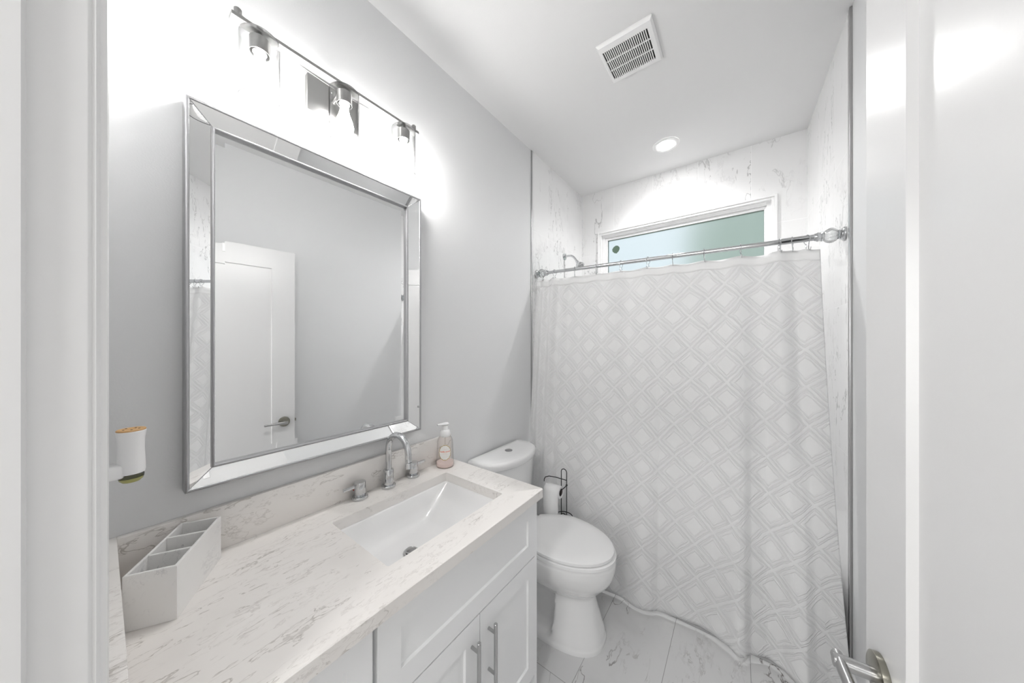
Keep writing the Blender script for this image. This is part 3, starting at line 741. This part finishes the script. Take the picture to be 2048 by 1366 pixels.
# ------------------------------------------------------------------ ceiling vent and downlight
cv = empty('exhaust_fan_cover', (0.769, 1.467, W_H), 'white square exhaust fan grille with narrow slots on the ceiling', 'vent')
bm = BM(); vx0, vx1, vy0, vy1 = 0.6505, 0.8875, 1.348, 1.586
gx0, gx1, gy_0, gy_1 = 0.668, 0.862, 1.384, 1.556
zo, zi = W_H - 0.0005, W_H - 0.016
R = []
for x0, x1, y0, y1, z in ((vx0, vx1, vy0, vy1, zo), (vx0, vx1, vy0, vy1, zo - 0.006), (vx0 + 0.008, vx1 - 0.008, vy0 + 0.008, vy1 - 0.008, zi), (gx0, gx1, gy_0, gy_1, zi - 0.0015), (gx0, gx1, gy_0, gy_1, zi + 0.006)):
    R.append([bm.verts.new(p_) for p_ in ((x0, y0, z), (x1, y0, z), (x1, y1, z), (x0, y1, z))])
for a, b_ in zip(R, R[1:]):
    for k in range(4): bm.faces.new((a[k], a[(k + 1) % 4], b_[(k + 1) % 4], b_[k]))
obj('cover_frame', bm, M['vent'], cv, sharp=20)
bm = BM(); NS = 23; pitch = (gx1 - gx0) / NS
for i in range(1, NS): box(bm, (gx0 + pitch * i - 0.0018, gy_0, zi - 0.001), (gx0 + pitch * i + 0.0018, gy_1, zi + 0.004))
for y in (gy_0 + (gy_1 - gy_0) / 3, gy_0 + 2 * (gy_1 - gy_0) / 3): box(bm, (gx0, y - 0.0018, zi - 0.0014), (gx1, y + 0.0018, zi + 0.004))
obj('grille', bm, M['vent'], cv, smooth=False)
bm = BM(); box(bm, (gx0 - 0.004, gy_0 - 0.004, zi + 0.0065), (gx1 + 0.004, gy_1 + 0.004, zo)); obj('slot_shade_plate', bm, M['dark'], cv, smooth=False, label='dark plate painted as the shade behind the slots')  # solid plate, its dark colour stands for shade behind the grille
LC = Vector((0.772, 2.306, W_H))
rl = empty('recessed_downlight', LC, 'round recessed ceiling downlight above the bathtub', 'ceiling light')
bm = BM(); lathe(bm, [(0.083, -0.0003), (0.083, -0.003), (0.080, -0.005), (0.066, -0.0065), (0.056, -0.0035), (0.056, -0.0010)], LC, (0, 0, 1), 56, cap=False); obj('light_trim', bm, M['vent'], rl)
bm = BM(); lathe(bm, [(0.0565, -0.0006), (0.0565, -0.0030), (0.050, -0.0045)], LC, (0, 0, 1), 48); obj('light_lens', bm, M['lens'], rl, label='glowing round lens')
sl = bpy.data.lights.new('downlight_beam', 'SPOT'); sl.energy = CAN_W; sl.spot_size = math.radians(150); sl.spot_blend = 1.0; sl.shadow_soft_size = 0.05
slo = bpy.data.objects.new('downlight_beam', sl); S.collection.objects.link(slo); slo.location = (0, 0, -0.012); slo.parent = rl
HC = Vector((1.10, -1.25, W_H))
hl = empty('hall_ceiling_light', HC, 'round flush ceiling light in the hall behind the doorway', 'ceiling light')
bm = BM(); lathe(bm, [(0.16, -0.0005), (0.16, -0.02), (0.155, -0.022)], HC, (0, 0, 1), 40); obj('light_base', bm, M['vent'], hl)
bm = BM(); lathe(bm, [(0.15, -0.0225), (0.14, -0.045), (0.09, -0.062), (0.02, -0.068)], HC, (0, 0, 1), 40); obj('light_diffuser', bm, M['halllens'], hl)

# added soft fill light at the hall's far wall, inside a made-up window frame
bm = BM(); rect_ring(bm, -0.40, 1.30, 0.85, 2.25, 0.06, -2.60, -2.57); structure('hall_fill_frame', bm, M['vinyl'])
wl = bpy.data.lights.new('hall_fill_light', 'AREA'); wl.shape = 'RECTANGLE'; wl.size = 1.56; wl.size_y = 1.26; wl.energy = FILL_W
fill_o = bpy.data.objects.new('hall_fill_light', wl); S.collection.objects.link(fill_o); fill_o.location = (0.45, -2.58, 1.55); fill_o.rotation_euler = (-PI / 2, 0, PI)

# ------------------------------------------------------------------ toilet
TYc = 1.398
tl_ = empty('toilet', (0.35, TYc, 0.0), 'white two-piece elongated toilet between the vanity and the shower curtain', 'toilet')
def egg(xb, xm, xf, hw, hb, n=40, p=1.0, q=1.0):
    """plan outline: elliptical nose from xm to xf, tapering back to a straight edge at xb"""
    pts = []
    for i in range(n // 2 + 1):
        t = -PI / 2 + PI * i / (n // 2); pts.append((xm + (xf - xm) * max(math.cos(t), 0.0) ** q, hw * math.copysign(abs(math.sin(t)) ** q, math.sin(t))))
    k = n // 4
    for i in range(1, k + 1):
        s = i / k; pts.append((xm + (xb - xm) * s, hb + (hw - hb) * math.cos(s * PI / 2) ** p))
    for i in range(1, 5): pts.append((xb, hb - 2 * hb * i / 5))
    for i in range(k + 1)[::-1]:
        s = i / k
        if s > 0: pts.append((xm + (xb - xm) * s, -hb - (hw - hb) * math.cos(s * PI / 2) ** p))
    return pts
def ering(z, *a, **k): return [Vector((x, TYc + y, z)) for x, y in egg(*a, **k)]
def lerp(a, b, t): return a + (b - a) * t
keys = [(0.000, 0.14, 0.40, 0.672, 0.150, 0.120), (0.020, 0.14, 0.40, 0.668, 0.145, 0.116), (0.09, 0.14, 0.42, 0.648, 0.124, 0.100), (0.16, 0.13, 0.43, 0.632, 0.106, 0.088),
        (0.205, 0.12, 0.43, 0.628, 0.100, 0.085), (0.225, 0.11, 0.43, 0.636, 0.112, 0.090), (0.255, 0.10, 0.42, 0.665, 0.140, 0.10), (0.30, 0.08, 0.42, 0.700, 0.167, 0.10),
        (0.345, 0.06, 0.42, 0.716, 0.182, 0.10), (0.385, 0.05, 0.42, 0.720, 0.187, 0.100), (0.400, 0.05, 0.42, 0.714, 0.183, 0.100)]
rings = []
for (a, b_) in zip(keys, keys[1:]):
    for s in range(8):
        t = s / 8; i_ = keys.index(a); k0 = keys[max(i_ - 1, 0)]; k3 = keys[min(i_ + 2, len(keys) - 1)]
        rings.append([0.5 * (2 * q1 + (q2 - q0) * t + (2 * q0 - 5 * q1 + 4 * q2 - q3) * t * t + (3 * q1 - q0 - 3 * q2 + q3) * t ** 3) if j_ else lerp(q1, q2, t) for j_, (q0, q1, q2, q3) in enumerate(zip(k0, a, b_, k3))])
rings.append(list(keys[-1]))
bm = BM()
loft(bm, [[Vector((x, TYc + y, r[0])) for x, y in egg(r[1], r[2], r[3], r[4], r[5], n=160, p=3.2, q=0.80 + 0.20 * min(1.0, max(0.0, (r[0] - 0.12) / 0.12)))] for r in rings])
for v in bm.verts:    # sculpted hollow along each flank behind the front column
    x, z = v.co.x, v.co.z; y = v.co.y - TYc
    def sst(a, b_, q): t = min(1, max(0, (q - a) / (b_ - a))); return t * t * (3 - 2 * t)
    k = sst(0.468, 0.452, x) * sst(0.15, 0.18, x) * sst(0.030, 0.045, z) * sst(0.215, 0.195, z)
    v.co.y = TYc + y * (1 - 0.5 * k)
md = obj('bowl', bm, M['porcelain'], tl_, sharp=70)
bm = BM()
a = dict(n=48)
loft(bm, [ering(0.4005, 0.28, 0.45, 0.700, 0.170, 0.100, **a), ering(0.4035, 0.28, 0.45, 0.700, 0.170, 0.100, **a), ering(0.4045, 0.27, 0.45, 0.722, 0.187, 0.108, **a), ering(0.417, 0.27, 0.45, 0.722, 0.187, 0.108, **a), ering(0.4195, 0.27, 0.45, 0.716, 0.183, 0.105, **a)])
obj('seat', bm, M['seat'], tl_, sharp=50)
bm = BM()
loft(bm, [ering(0.4195, 0.285, 0.45, 0.690, 0.166, 0.080, **a), ering(0.4235, 0.285, 0.45, 0.690, 0.166, 0.080, **a), ering(0.4240, 0.268, 0.45, 0.712, 0.183, 0.090, **a), ering(0.4360, 0.268, 0.45, 0.712, 0.183, 0.090, **a), ering(0.4405, 0.274, 0.45, 0.704, 0.176, 0.086, **a), ering(0.4425, 0.30, 0.45, 0.64, 0.13, 0.06, **a), ering(0.443, 0.34, 0.45, 0.55, 0.07, 0.04, **a)])
obj('seat_lid', bm, M['seat'], tl_, sharp=40)
for y in (-0.07, 0.07):
    bm = BM(); cyl(bm, (0.252, TYc + y - 0.018, 0.416), (0.252, TYc + y + 0.018, 0.416), 0.012, seg=18); obj('hinge', bm, M['seat'], tl_)
def tank_ring(z, x0, x1, hw, bow, r=0.03):
    pts = []
    n = 14
    pts.append((x0, -hw)); 
    for i in range(n + 1):
        t = -1 + 2 * i / n; e_ = (1 - abs(t) ** 2.6)
        pts.append((x1 - bow * (t * t) - (r if abs(t) == 1 else 0), hw * t))
    pts.append((x0, hw))
    return [Vector((x, TYc + y, z)) for x, y in pts]
bm = BM(); loft(bm, [tank_ring(0.395, 0.025, 0.190, 0.170, 0.05), tank_ring(0.42, 0.022, 0.198, 0.182, 0.055), tank_ring(0.60, 0.022, 0.207, 0.203, 0.06), tank_ring(0.742, 0.022, 0.213, 0.213, 0.062)])
tk = obj('tank', bm, M['porcelain'], tl_, sharp=50)
bm = BM(); loft(bm, [tank_ring(0.7425, 0.018, 0.226, 0.226, 0.075), tank_ring(0.748, 0.014, 0.232, 0.230, 0.078), tank_ring(0.772, 0.014, 0.232, 0.230, 0.078), tank_ring(0.781, 0.017, 0.227, 0.226, 0.076), tank_ring(0.7845, 0.026, 0.214, 0.214, 0.072), tank_ring(0.786, 0.05, 0.17, 0.17, 0.05)])
tld = obj('tank_lid', bm, M['porcelain'], tl_, sharp=60)
bm = BM(); lathe(bm, [(0.0215, 0), (0.0215, 0.0025), (0.019, 0.0035)], (0.105, TYc + 0.012, 0.7855), (0, 0, 1), 32); obj('flush_button', bm, M['steel'], tld, label='round satin metal flush button')
bm = BM(); tube(bm, [(0.12, TYc - 0.16, 0.40), (0.10, TYc - 0.165, 0.33), (0.05, TYc - 0.17, 0.25), (0.02, TYc - 0.17, 0.20)], 0.005, 8); obj('supply_hose', bm, M['steel'], tl_)

# ------------------------------------------------------------------ black wire paper stand and roll
PY = 1.636
th_ = empty('toilet_paper_stand', (0.343, PY, 0.0), 'black wire toilet paper stand between the toilet and the shower curtain', 'paper holder')
wr = 0.0027
bm = BM()
x0, x1 = 0.326, 0.361
pts = [(x0, PY, 0.010), (x0, PY, 0.25), (x0, PY, 0.45), (x0, PY, 0.640)] + arc(((x0 + x1) / 2, PY, 0.645), (x1 - x0) / 2, PI, 0, 12, (1, 0, 0), (0, 0, 1)) + [(x1, PY, 0.640), (x1, PY, 0.45), (x1, PY, 0.25), (x1, PY, 0.010)]
tube(bm, pts, wr, 8); obj('upright_loop', bm, M['black'], th_)
bm = BM()
tube(bm, arc((0.343, PY, 0.010), 0.058, 0, 2 * PI, 36, (1, 0, 0), (0, 1, 0))[:-1], wr, 8, closed=True)
obj('base_ring', bm, M['black'], th_)
bm = BM(); tube(bm, arc((0.343, PY, 0.384), 0.050, 0, 2 * PI, 36, (1, 0, 0), (0, 1, 0))[:-1], wr, 8, closed=True)
obj('spare_roll_ring', bm, M['black'], th_)
bm = BM(); tube(bm, arc(((x0 + x1) / 2, PY - 0.004, 0.384), (x1 - x0) / 2, 0, PI, 14, (1, 0, 0), (0, 0, 1)), wr, 8); obj('ring_arch', bm, M['black'], th_)
bm = BM()
AX = Vector((-1, 0, 0)); RC = Vector((0.348, PY - 0.042, 0.548))
tube(bm, [(x1, PY, 0.572), (x1 - 0.002, PY - 0.02, 0.566), (x1 - 0.008, PY - 0.040, 0.560), (x1 - 0.03, PY - 0.042, 0.558), (0.255, PY - 0.042, 0.557), (0.240, PY - 0.042, 0.557)], wr, 8)
bmesh.ops.create_uvsphere(bm, u_segments=12, v_segments=8, radius=0.006, matrix=Matrix.Translation((x1, PY, 0.572)))
tube(bm, [(x1, PY, 0.600), (0.335, PY - 0.012, 0.606), (0.300, PY - 0.024, 0.612), (0.262, PY - 0.034, 0.612), (0.240, PY - 0.040, 0.603), (0.2335, PY - 0.042, 0.588), (0.2335, PY - 0.042, 0.576)], wr, 8)
obj('roll_arm', bm, M['black'], th_)
tp = empty('toilet_paper_roll', RC, 'nearly used up white toilet paper roll hanging on the black stand', 'toilet paper')
bm = BM(); lathe(bm, [(0.021, 0), (0.034, 0), (0.034, 0.096), (0.021, 0.096), (0.021, 0)], RC + Vector((-0.098, 0, -0.007)), (1, 0, 0), 36, cap=False); obj('paper', bm, M['paper'], tp)
bm = BM(); lathe(bm, [(0.0195, 0.001), (0.0208, 0.001), (0.0208, 0.095), (0.0195, 0.095), (0.0195, 0.001)], RC + Vector((-0.098, 0, -0.007)), (1, 0, 0), 30, cap=False); obj('cardboard_core', bm, M['card'], tp, label='dark cardboard core')
bm = BM(); cr = RC + Vector((0, 0, -0.007)); prf = []
for i in range(9): t = PI / 2 + PI / 2 * i / 8; prf.append((cr.y + 0.0348 * math.cos(t), cr.z + 0.0348 * math.sin(t)))
for i in range(1, 12): prf.append((cr.y - 0.0348 - 0.003 * math.sin(i * 0.5), cr.z - 0.019 * i))
loft(bm, [[Vector((xx, y, z)) for y, z in prf] for xx in (RC.x - 0.098, RC.x - 0.05, RC.x - 0.002)], cap=False, close=False)
solid(obj('hanging_sheet', bm, M['paper'], tp, sharp=80), 0.0007)

# ------------------------------------------------------------------ bathtub, shower head
tb = empty('bathtub', (0.77, 2.24, 0.0), 'white alcove bathtub behind the shower curtain', 'bathtub')
bm = BM()
bx0, bx1, by0, by1, bz = 0.010, rx(2.66) - 0.012, 1.835, 2.655, 0.40
R = [rrect(bx0 + 0.0, bx1, by0, by1, 0.02, 5), rrect(bx0, bx1, by0, by1, 0.02, 5), rrect(bx0 + 0.01, bx1 - 0.01, by0 + 0.012, by1 - 0.005, 0.02, 5), rrect(bx0 + 0.09, bx1 - 0.09, by0 + 0.075, by1 - 0.06, 0.10, 5),
     rrect(bx0 + 0.11, bx1 - 0.11, by0 + 0.095, by1 - 0.08, 0.11, 5), rrect(bx0 + 0.18, bx1 - 0.24, by0 + 0.14, by1 - 0.13, 0.12, 5)]
loft(bm, [[Vector((x, y, z)) for x, y in r] for r, z in zip(R, (0.0, bz - 0.012, bz, bz, bz - 0.03, 0.10))]); obj('tub_body', bm, M['tub'], tb, sharp=50)
bm = BM(); lathe(bm, [(0.035, 0), (0.035, 0.004), (0.02, 0.008)], (bx0 + 0.125, 2.245, 0.27), (1, 0, 0.15), 24); obj('overflow_plate', bm, M['chrome'], tb)
shy = 2.31
shd = empty('wall_shower', (0.004, shy, 2.115), 'chrome shower head on a curved arm from the tiled left wall', 'shower head')
bm = BM(); lathe(bm, [(0.030, 0), (0.029, 0.004), (0.016, 0.008)], (0.0042, shy, 2.125), (1, 0, 0), 28); obj('arm_flange', bm, M['chrome'], shd)
bm = BM(); pts = [(0.008, shy, 2.125), (0.04, shy, 2.126), (0.065, shy, 2.122), (0.085, shy, 2.110), (0.102, shy, 2.090), (0.116, shy, 2.068)]
tube(bm, pts, 0.0085, 14); obj('shower_arm', bm, M['chrome'], shd, sharp=60)
bm = BM(); d = Vector((0.55, -0.10, -0.82)).normalized()
lathe(bm, [(0.010, -0.004), (0.0125, 0.002), (0.0125, 0.012), (0.016, 0.018), (0.024, 0.028), (0.036, 0.046), (0.0375, 0.052), (0.0365, 0.057), (0.032, 0.058)], Vector(pts[-1]), d, 32); hd_ = obj('shower_nozzle', bm, M['chrome'], shd)
bm = BM(); u_, v_, _ = frame_of(d); c0 = Vector(pts[-1]) + d * 0.058
for rr_, nn in ((0.0, 1), (0.012, 6), (0.024, 12)):
    for k in range(nn):
        t = 2 * PI * k / nn; c1 = c0 + (u_ * math.cos(t) + v_ * math.sin(t)) * rr_; cyl(bm, c1 - d * 0.001, c1 + d * 0.002, 0.0028, seg=8)
obj('spray_jets', bm, M['dark'], hd_)

# ------------------------------------------------------------------ shower rod, rings, curtain
RY = 1.877
A0, A1 = Vector((0.005, RY, 1.902)), Vector((rx(RY) - 0.0045, RY, 1.870))
rdir = (A1 - A0).normalized(); RL = (A1 - A0).length
def rod_pt(x): return A0 + rdir * ((x - A0.x) / rdir.x)
rod = empty('shower_curtain_rod', A0, 'chrome shower curtain rod with twisted crystal ball ends', 'curtain rod')
bm = BM(); xs_ = 1.315
lathe(bm, [(0.0112, 0.090), (0.0112, xs_ / rdir.x), (0.0112, xs_ + 0.01)], A0, rdir, 24)
lathe(bm, [(0.0120, 0), (0.0140, 0.001), (0.0140, RL - 0.095 - xs_)], A0 + rdir * xs_, rdir, 24)
obj('rod_tube', bm, M['chrome'], rod)
for base, dr_ in ((A0, rdir), (A1, -rdir)):
    bm = BM(); lathe(bm, [(0.029, 0), (0.0295, 0.003), (0.027, 0.007), (0.0235, 0.009), (0.0235, 0.013), (0.019, 0.016), (0.019, 0.019), (0.010, 0.020)], base, dr_, 32)
    fn = obj('end_flange', bm, M['chrome'], rod); bm = BM()
    lathe(bm, [(0.012, 0.064), (0.0205, 0.066), (0.0215, 0.070), (0.0185, 0.073), (0.0185, 0.076), (0.0200, 0.079), (0.0200, 0.084), (0.0165, 0.088), (0.0150, 0.094)], base, dr_, 32)
    obj('end_collar', bm, M['chrome'], rod)
    bm = BM(); u_, v_, d_ = frame_of(dr_); rings = []
    for i in range(17):
        t = i / 16; h = 0.017 + 0.050 * t; r0 = 0.012 + 0.0175 * math.sin(PI * t) ** 0.6
        rings.append([Vector(base) + d_ * h + (u_ * math.cos(q_) + v_ * math.sin(q_)) * r0 * (1 + 0.09 * math.cos(8 * q_ + 5 * t)) for q_ in [2 * PI * k / 48 for k in range(48)]])
    loft(bm, rings); obj('crystal_ball', bm, M['crystal'], fn, label='clear twisted crystal ball', sharp=60)

RX = [0.056, 0.148, 0.298, 0.449, 0.602, 0.754, 0.880, 1.028, 1.180, 1.326, 1.369, 1.417]
def sag(x):   # drop of the curtain's top edge below the ring line, between neighbouring rings
    ks = [0.0] + RX + [1.462]
    for a, b_ in zip(ks, ks[1:]):
        if a <= x <= b_:
            t = (x - a) / max(b_ - a, 1e-6); d = b_ - a
            return 0.055 * d * math.sin(PI * t) ** 1.3
    return 0.0
HEM = [(0.0, 1.70), (0.30, 1.705), (0.45, 1.695), (0.568, 1.6995), (0.628, 1.6986), (0.71, 1.690), (0.775, 1.690), (0.807, 1.697), (0.835, 1.722), (0.870, 1.735), (0.923, 1.7386), (0.976, 1.735), (1.020, 1.745), (1.061, 1.741), (1.120, 1.712), (1.175, 1.6807), (1.190, 1.688), (1.2206, 1.728), (1.273, 1.7419), (1.320, 1.725), (1.362, 1.700), (1.395, 1.688), (1.43, 1.715), (1.47, 1.735), (1.53, 1.72)]
def hem_y(x):
    for (a, ya), (b_, yb) in zip(HEM, HEM[1:]):
        if a <= x <= b_:
            t = (x - a) / (b_ - a); t = t * t * (3 - 2 * t) * 0.6 + t * 0.4; return ya + (yb - ya) * t
    return 1.72
def curtain_point(s, t):
    """s 0..1 across, t 0 top .. 1 hem"""
    xt = 0.004 + 1.458 * s
    right = 1.458 + 0.003 * t + 0.055 * t ** 1.7
    x = 0.004 + (0.010 if t < 0.1 else 0.010) * t + (right - 0.004) * s
    zt = rod_pt(xt).z - 0.044 - sag(xt) - (0.012 * max(0, (s - 0.965) / 0.035))
    zb = 0.022 + 0.006 * math.sin(9 * s + 1)
    z = zt + (zb - zt) * t
    fade = t ** 0.85
    y_top = RY + 0.004 * math.sin(2 * PI * xt / 0.152 + 0.8) + 0.006 * math.sin(xt * 23) * math.exp(-xt * 4)
    g_ = math.exp(-((xt - 0.10) / 0.13) ** 2)
    y_top += 0.012 * g_ * math.sin(xt * 75)
    yb = hem_y(min(x, 1.529))
    avg = 1.716
    y = y_top + (avg - RY) * fade + (yb - avg) * t ** 1.25
    # narrow fold near the right edge and gathered folds on the left
    y += 0.016 * math.exp(-((s - 0.945) / 0.016) ** 2) * math.sin(PI * min(1, t * 1.3 + 0.1)) 
    y -= 0.014 * math.exp(-((s - 0.900) / 0.022) ** 2) * (1 - 0.4 * t)
    y += 0.007 * math.sin(s * 46 + 1.5 * t) * (0.25 + 0.75 * (1 - t)) * (1 - s) ** 0.5
    y += 0.005 * math.sin(s * 27 + 2 + t) * (0.4 + 0.6 * math.sin(PI * t))
    # soft drape swags hanging from the rings near the top
    for c_, w_ in ((0.47, 0.07), (0.70, 0.06), (1.10, 0.08)):
        y -= 0.006 * math.exp(-((xt - c_ - 0.10 * t * 4) / w_) ** 2) * math.exp(-(t / 0.16) ** 2)
    return Vector((x, y, z))
NSX, NSZ = 420, 110
bm = BM(); uvl = bm.loops.layers.uv.new('UVMap')
gridv = [[bm.verts.new(curtain_point(i / NSX, j / NSZ)) for i in range(NSX + 1)] for j in range(NSZ + 1)]
# the cloth is wider than the opening: run the pattern along the folded length
cum = [0.0]
mid = [curtain_point(i / NSX, 0.7) for i in range(NSX + 1)]
for a, b_ in zip(mid, mid[1:]): cum.append(cum[-1] + (b_ - a).length)
for j in range(NSZ):
    for i in range(NSX):
        f = bm.faces.new((gridv[j][i], gridv[j][i + 1], gridv[j + 1][i + 1], gridv[j + 1][i]))
        for lp_, (ii, jj) in zip(f.loops, ((i, j), (i + 1, j), (i + 1, j + 1), (i, j + 1))):
            lp_[uvl].uv = (cum[ii] + 0.031, 1.86 * (1 - jj / NSZ) + 0.02)
cur = empty('shower_curtain', (0.75, 1.72, 0.02), 'white fabric shower curtain embossed with nested diamonds hanging in front of tub', 'shower curtain')
cl_ = obj('curtain_cloth', bm, M['curtain'], cur, sharp=180)
solid(cl_, 0.0012, 0)
# doubled top hem, front side
bm = BM()
def off(s, t, d): 
    p_ = curtain_point(s, t); return p_ + Vector((0, -d, 0))
n_ = 300
loft(bm, [[off(i / n_, t, 0.0017) for i in range(n_ + 1)] for t in (0.0, 0.010, 0.020, 0.027)], cap=False, close=False)
solid(obj('top_hem', bm, M['hem'], cur, sharp=180), 0.0008, 0)

ordn = ['first', 'second', 'third', 'fourth', 'fifth', 'sixth', 'seventh', 'eighth', 'ninth', 'tenth', 'eleventh', 'last']
def ring_mesh():
    bm = BM(); r = 0.0200; wr_ = 0.0014
    pts = arc((0, 0, -0.004), r, -1.15, PI + 0.85, 26, (0, 1, 0), (0, 0, 1))
    tube(bm, pts, wr_, 7)
    # front hook that holds the cloth and small balls
    p0 = pts[-1]; hk = [p0, p0 + Vector((0.001, 0.004, -0.012)), p0 + Vector((0.002, 0.007, -0.024)), p0 + Vector((0.003, 0.005, -0.031)), p0 + Vector((0.003, -0.001, -0.0335)), p0 + Vector((0.003, -0.006, -0.029)), p0 + Vector((0.003, -0.007, -0.023))]
    tube(bm, hk, wr_, 7)
    bmesh.ops.create_uvsphere(bm, u_segments=10, v_segments=7, radius=0.0026, matrix=Matrix.Translation(hk[-1]))
    p1 = pts[0]; hk = [p1, p1 + Vector((0.001, -0.004, -0.006)), p1 + Vector((0.002, -0.004, -0.013)), p1 + Vector((0.002, 0.000, -0.017)), p1 + Vector((0.002, 0.005, -0.013))]
    tube(bm, hk, wr_, 7)
    for a_ in (0.9, 1.25, 1.6, 1.95):
        bmesh.ops.create_uvsphere(bm, u_segments=8, v_segments=6, radius=0.0026, matrix=Matrix.Translation(Vector((0, r * math.cos(a_), -0.004 + r * math.sin(a_)))))
    return bm
ring0 = None
for i, x in enumerate(RX):
    if ring0 is None: ring0 = o = obj('shower_curtain_ring', ring_mesh(), M['chrome'], local=True)
    else: o = ring0.copy(); S.collection.objects.link(o)
    o.location = rod_pt(x) + Vector((0, 0, -0.0015)); o.rotation_euler = (0, 0, [0.1, -0.2, 0.3, 0.05, -0.25, -0.3, 0.1, 0.0, 0.15, 0.1, -0.2, 0.4][i])
    tag(o, ('chrome curtain ring, %s from the left end of the rod' % ordn[i]) if i < 11 else 'chrome curtain ring, last at the right end of the rod', 'curtain ring', 'chrome rings holding the shower curtain')
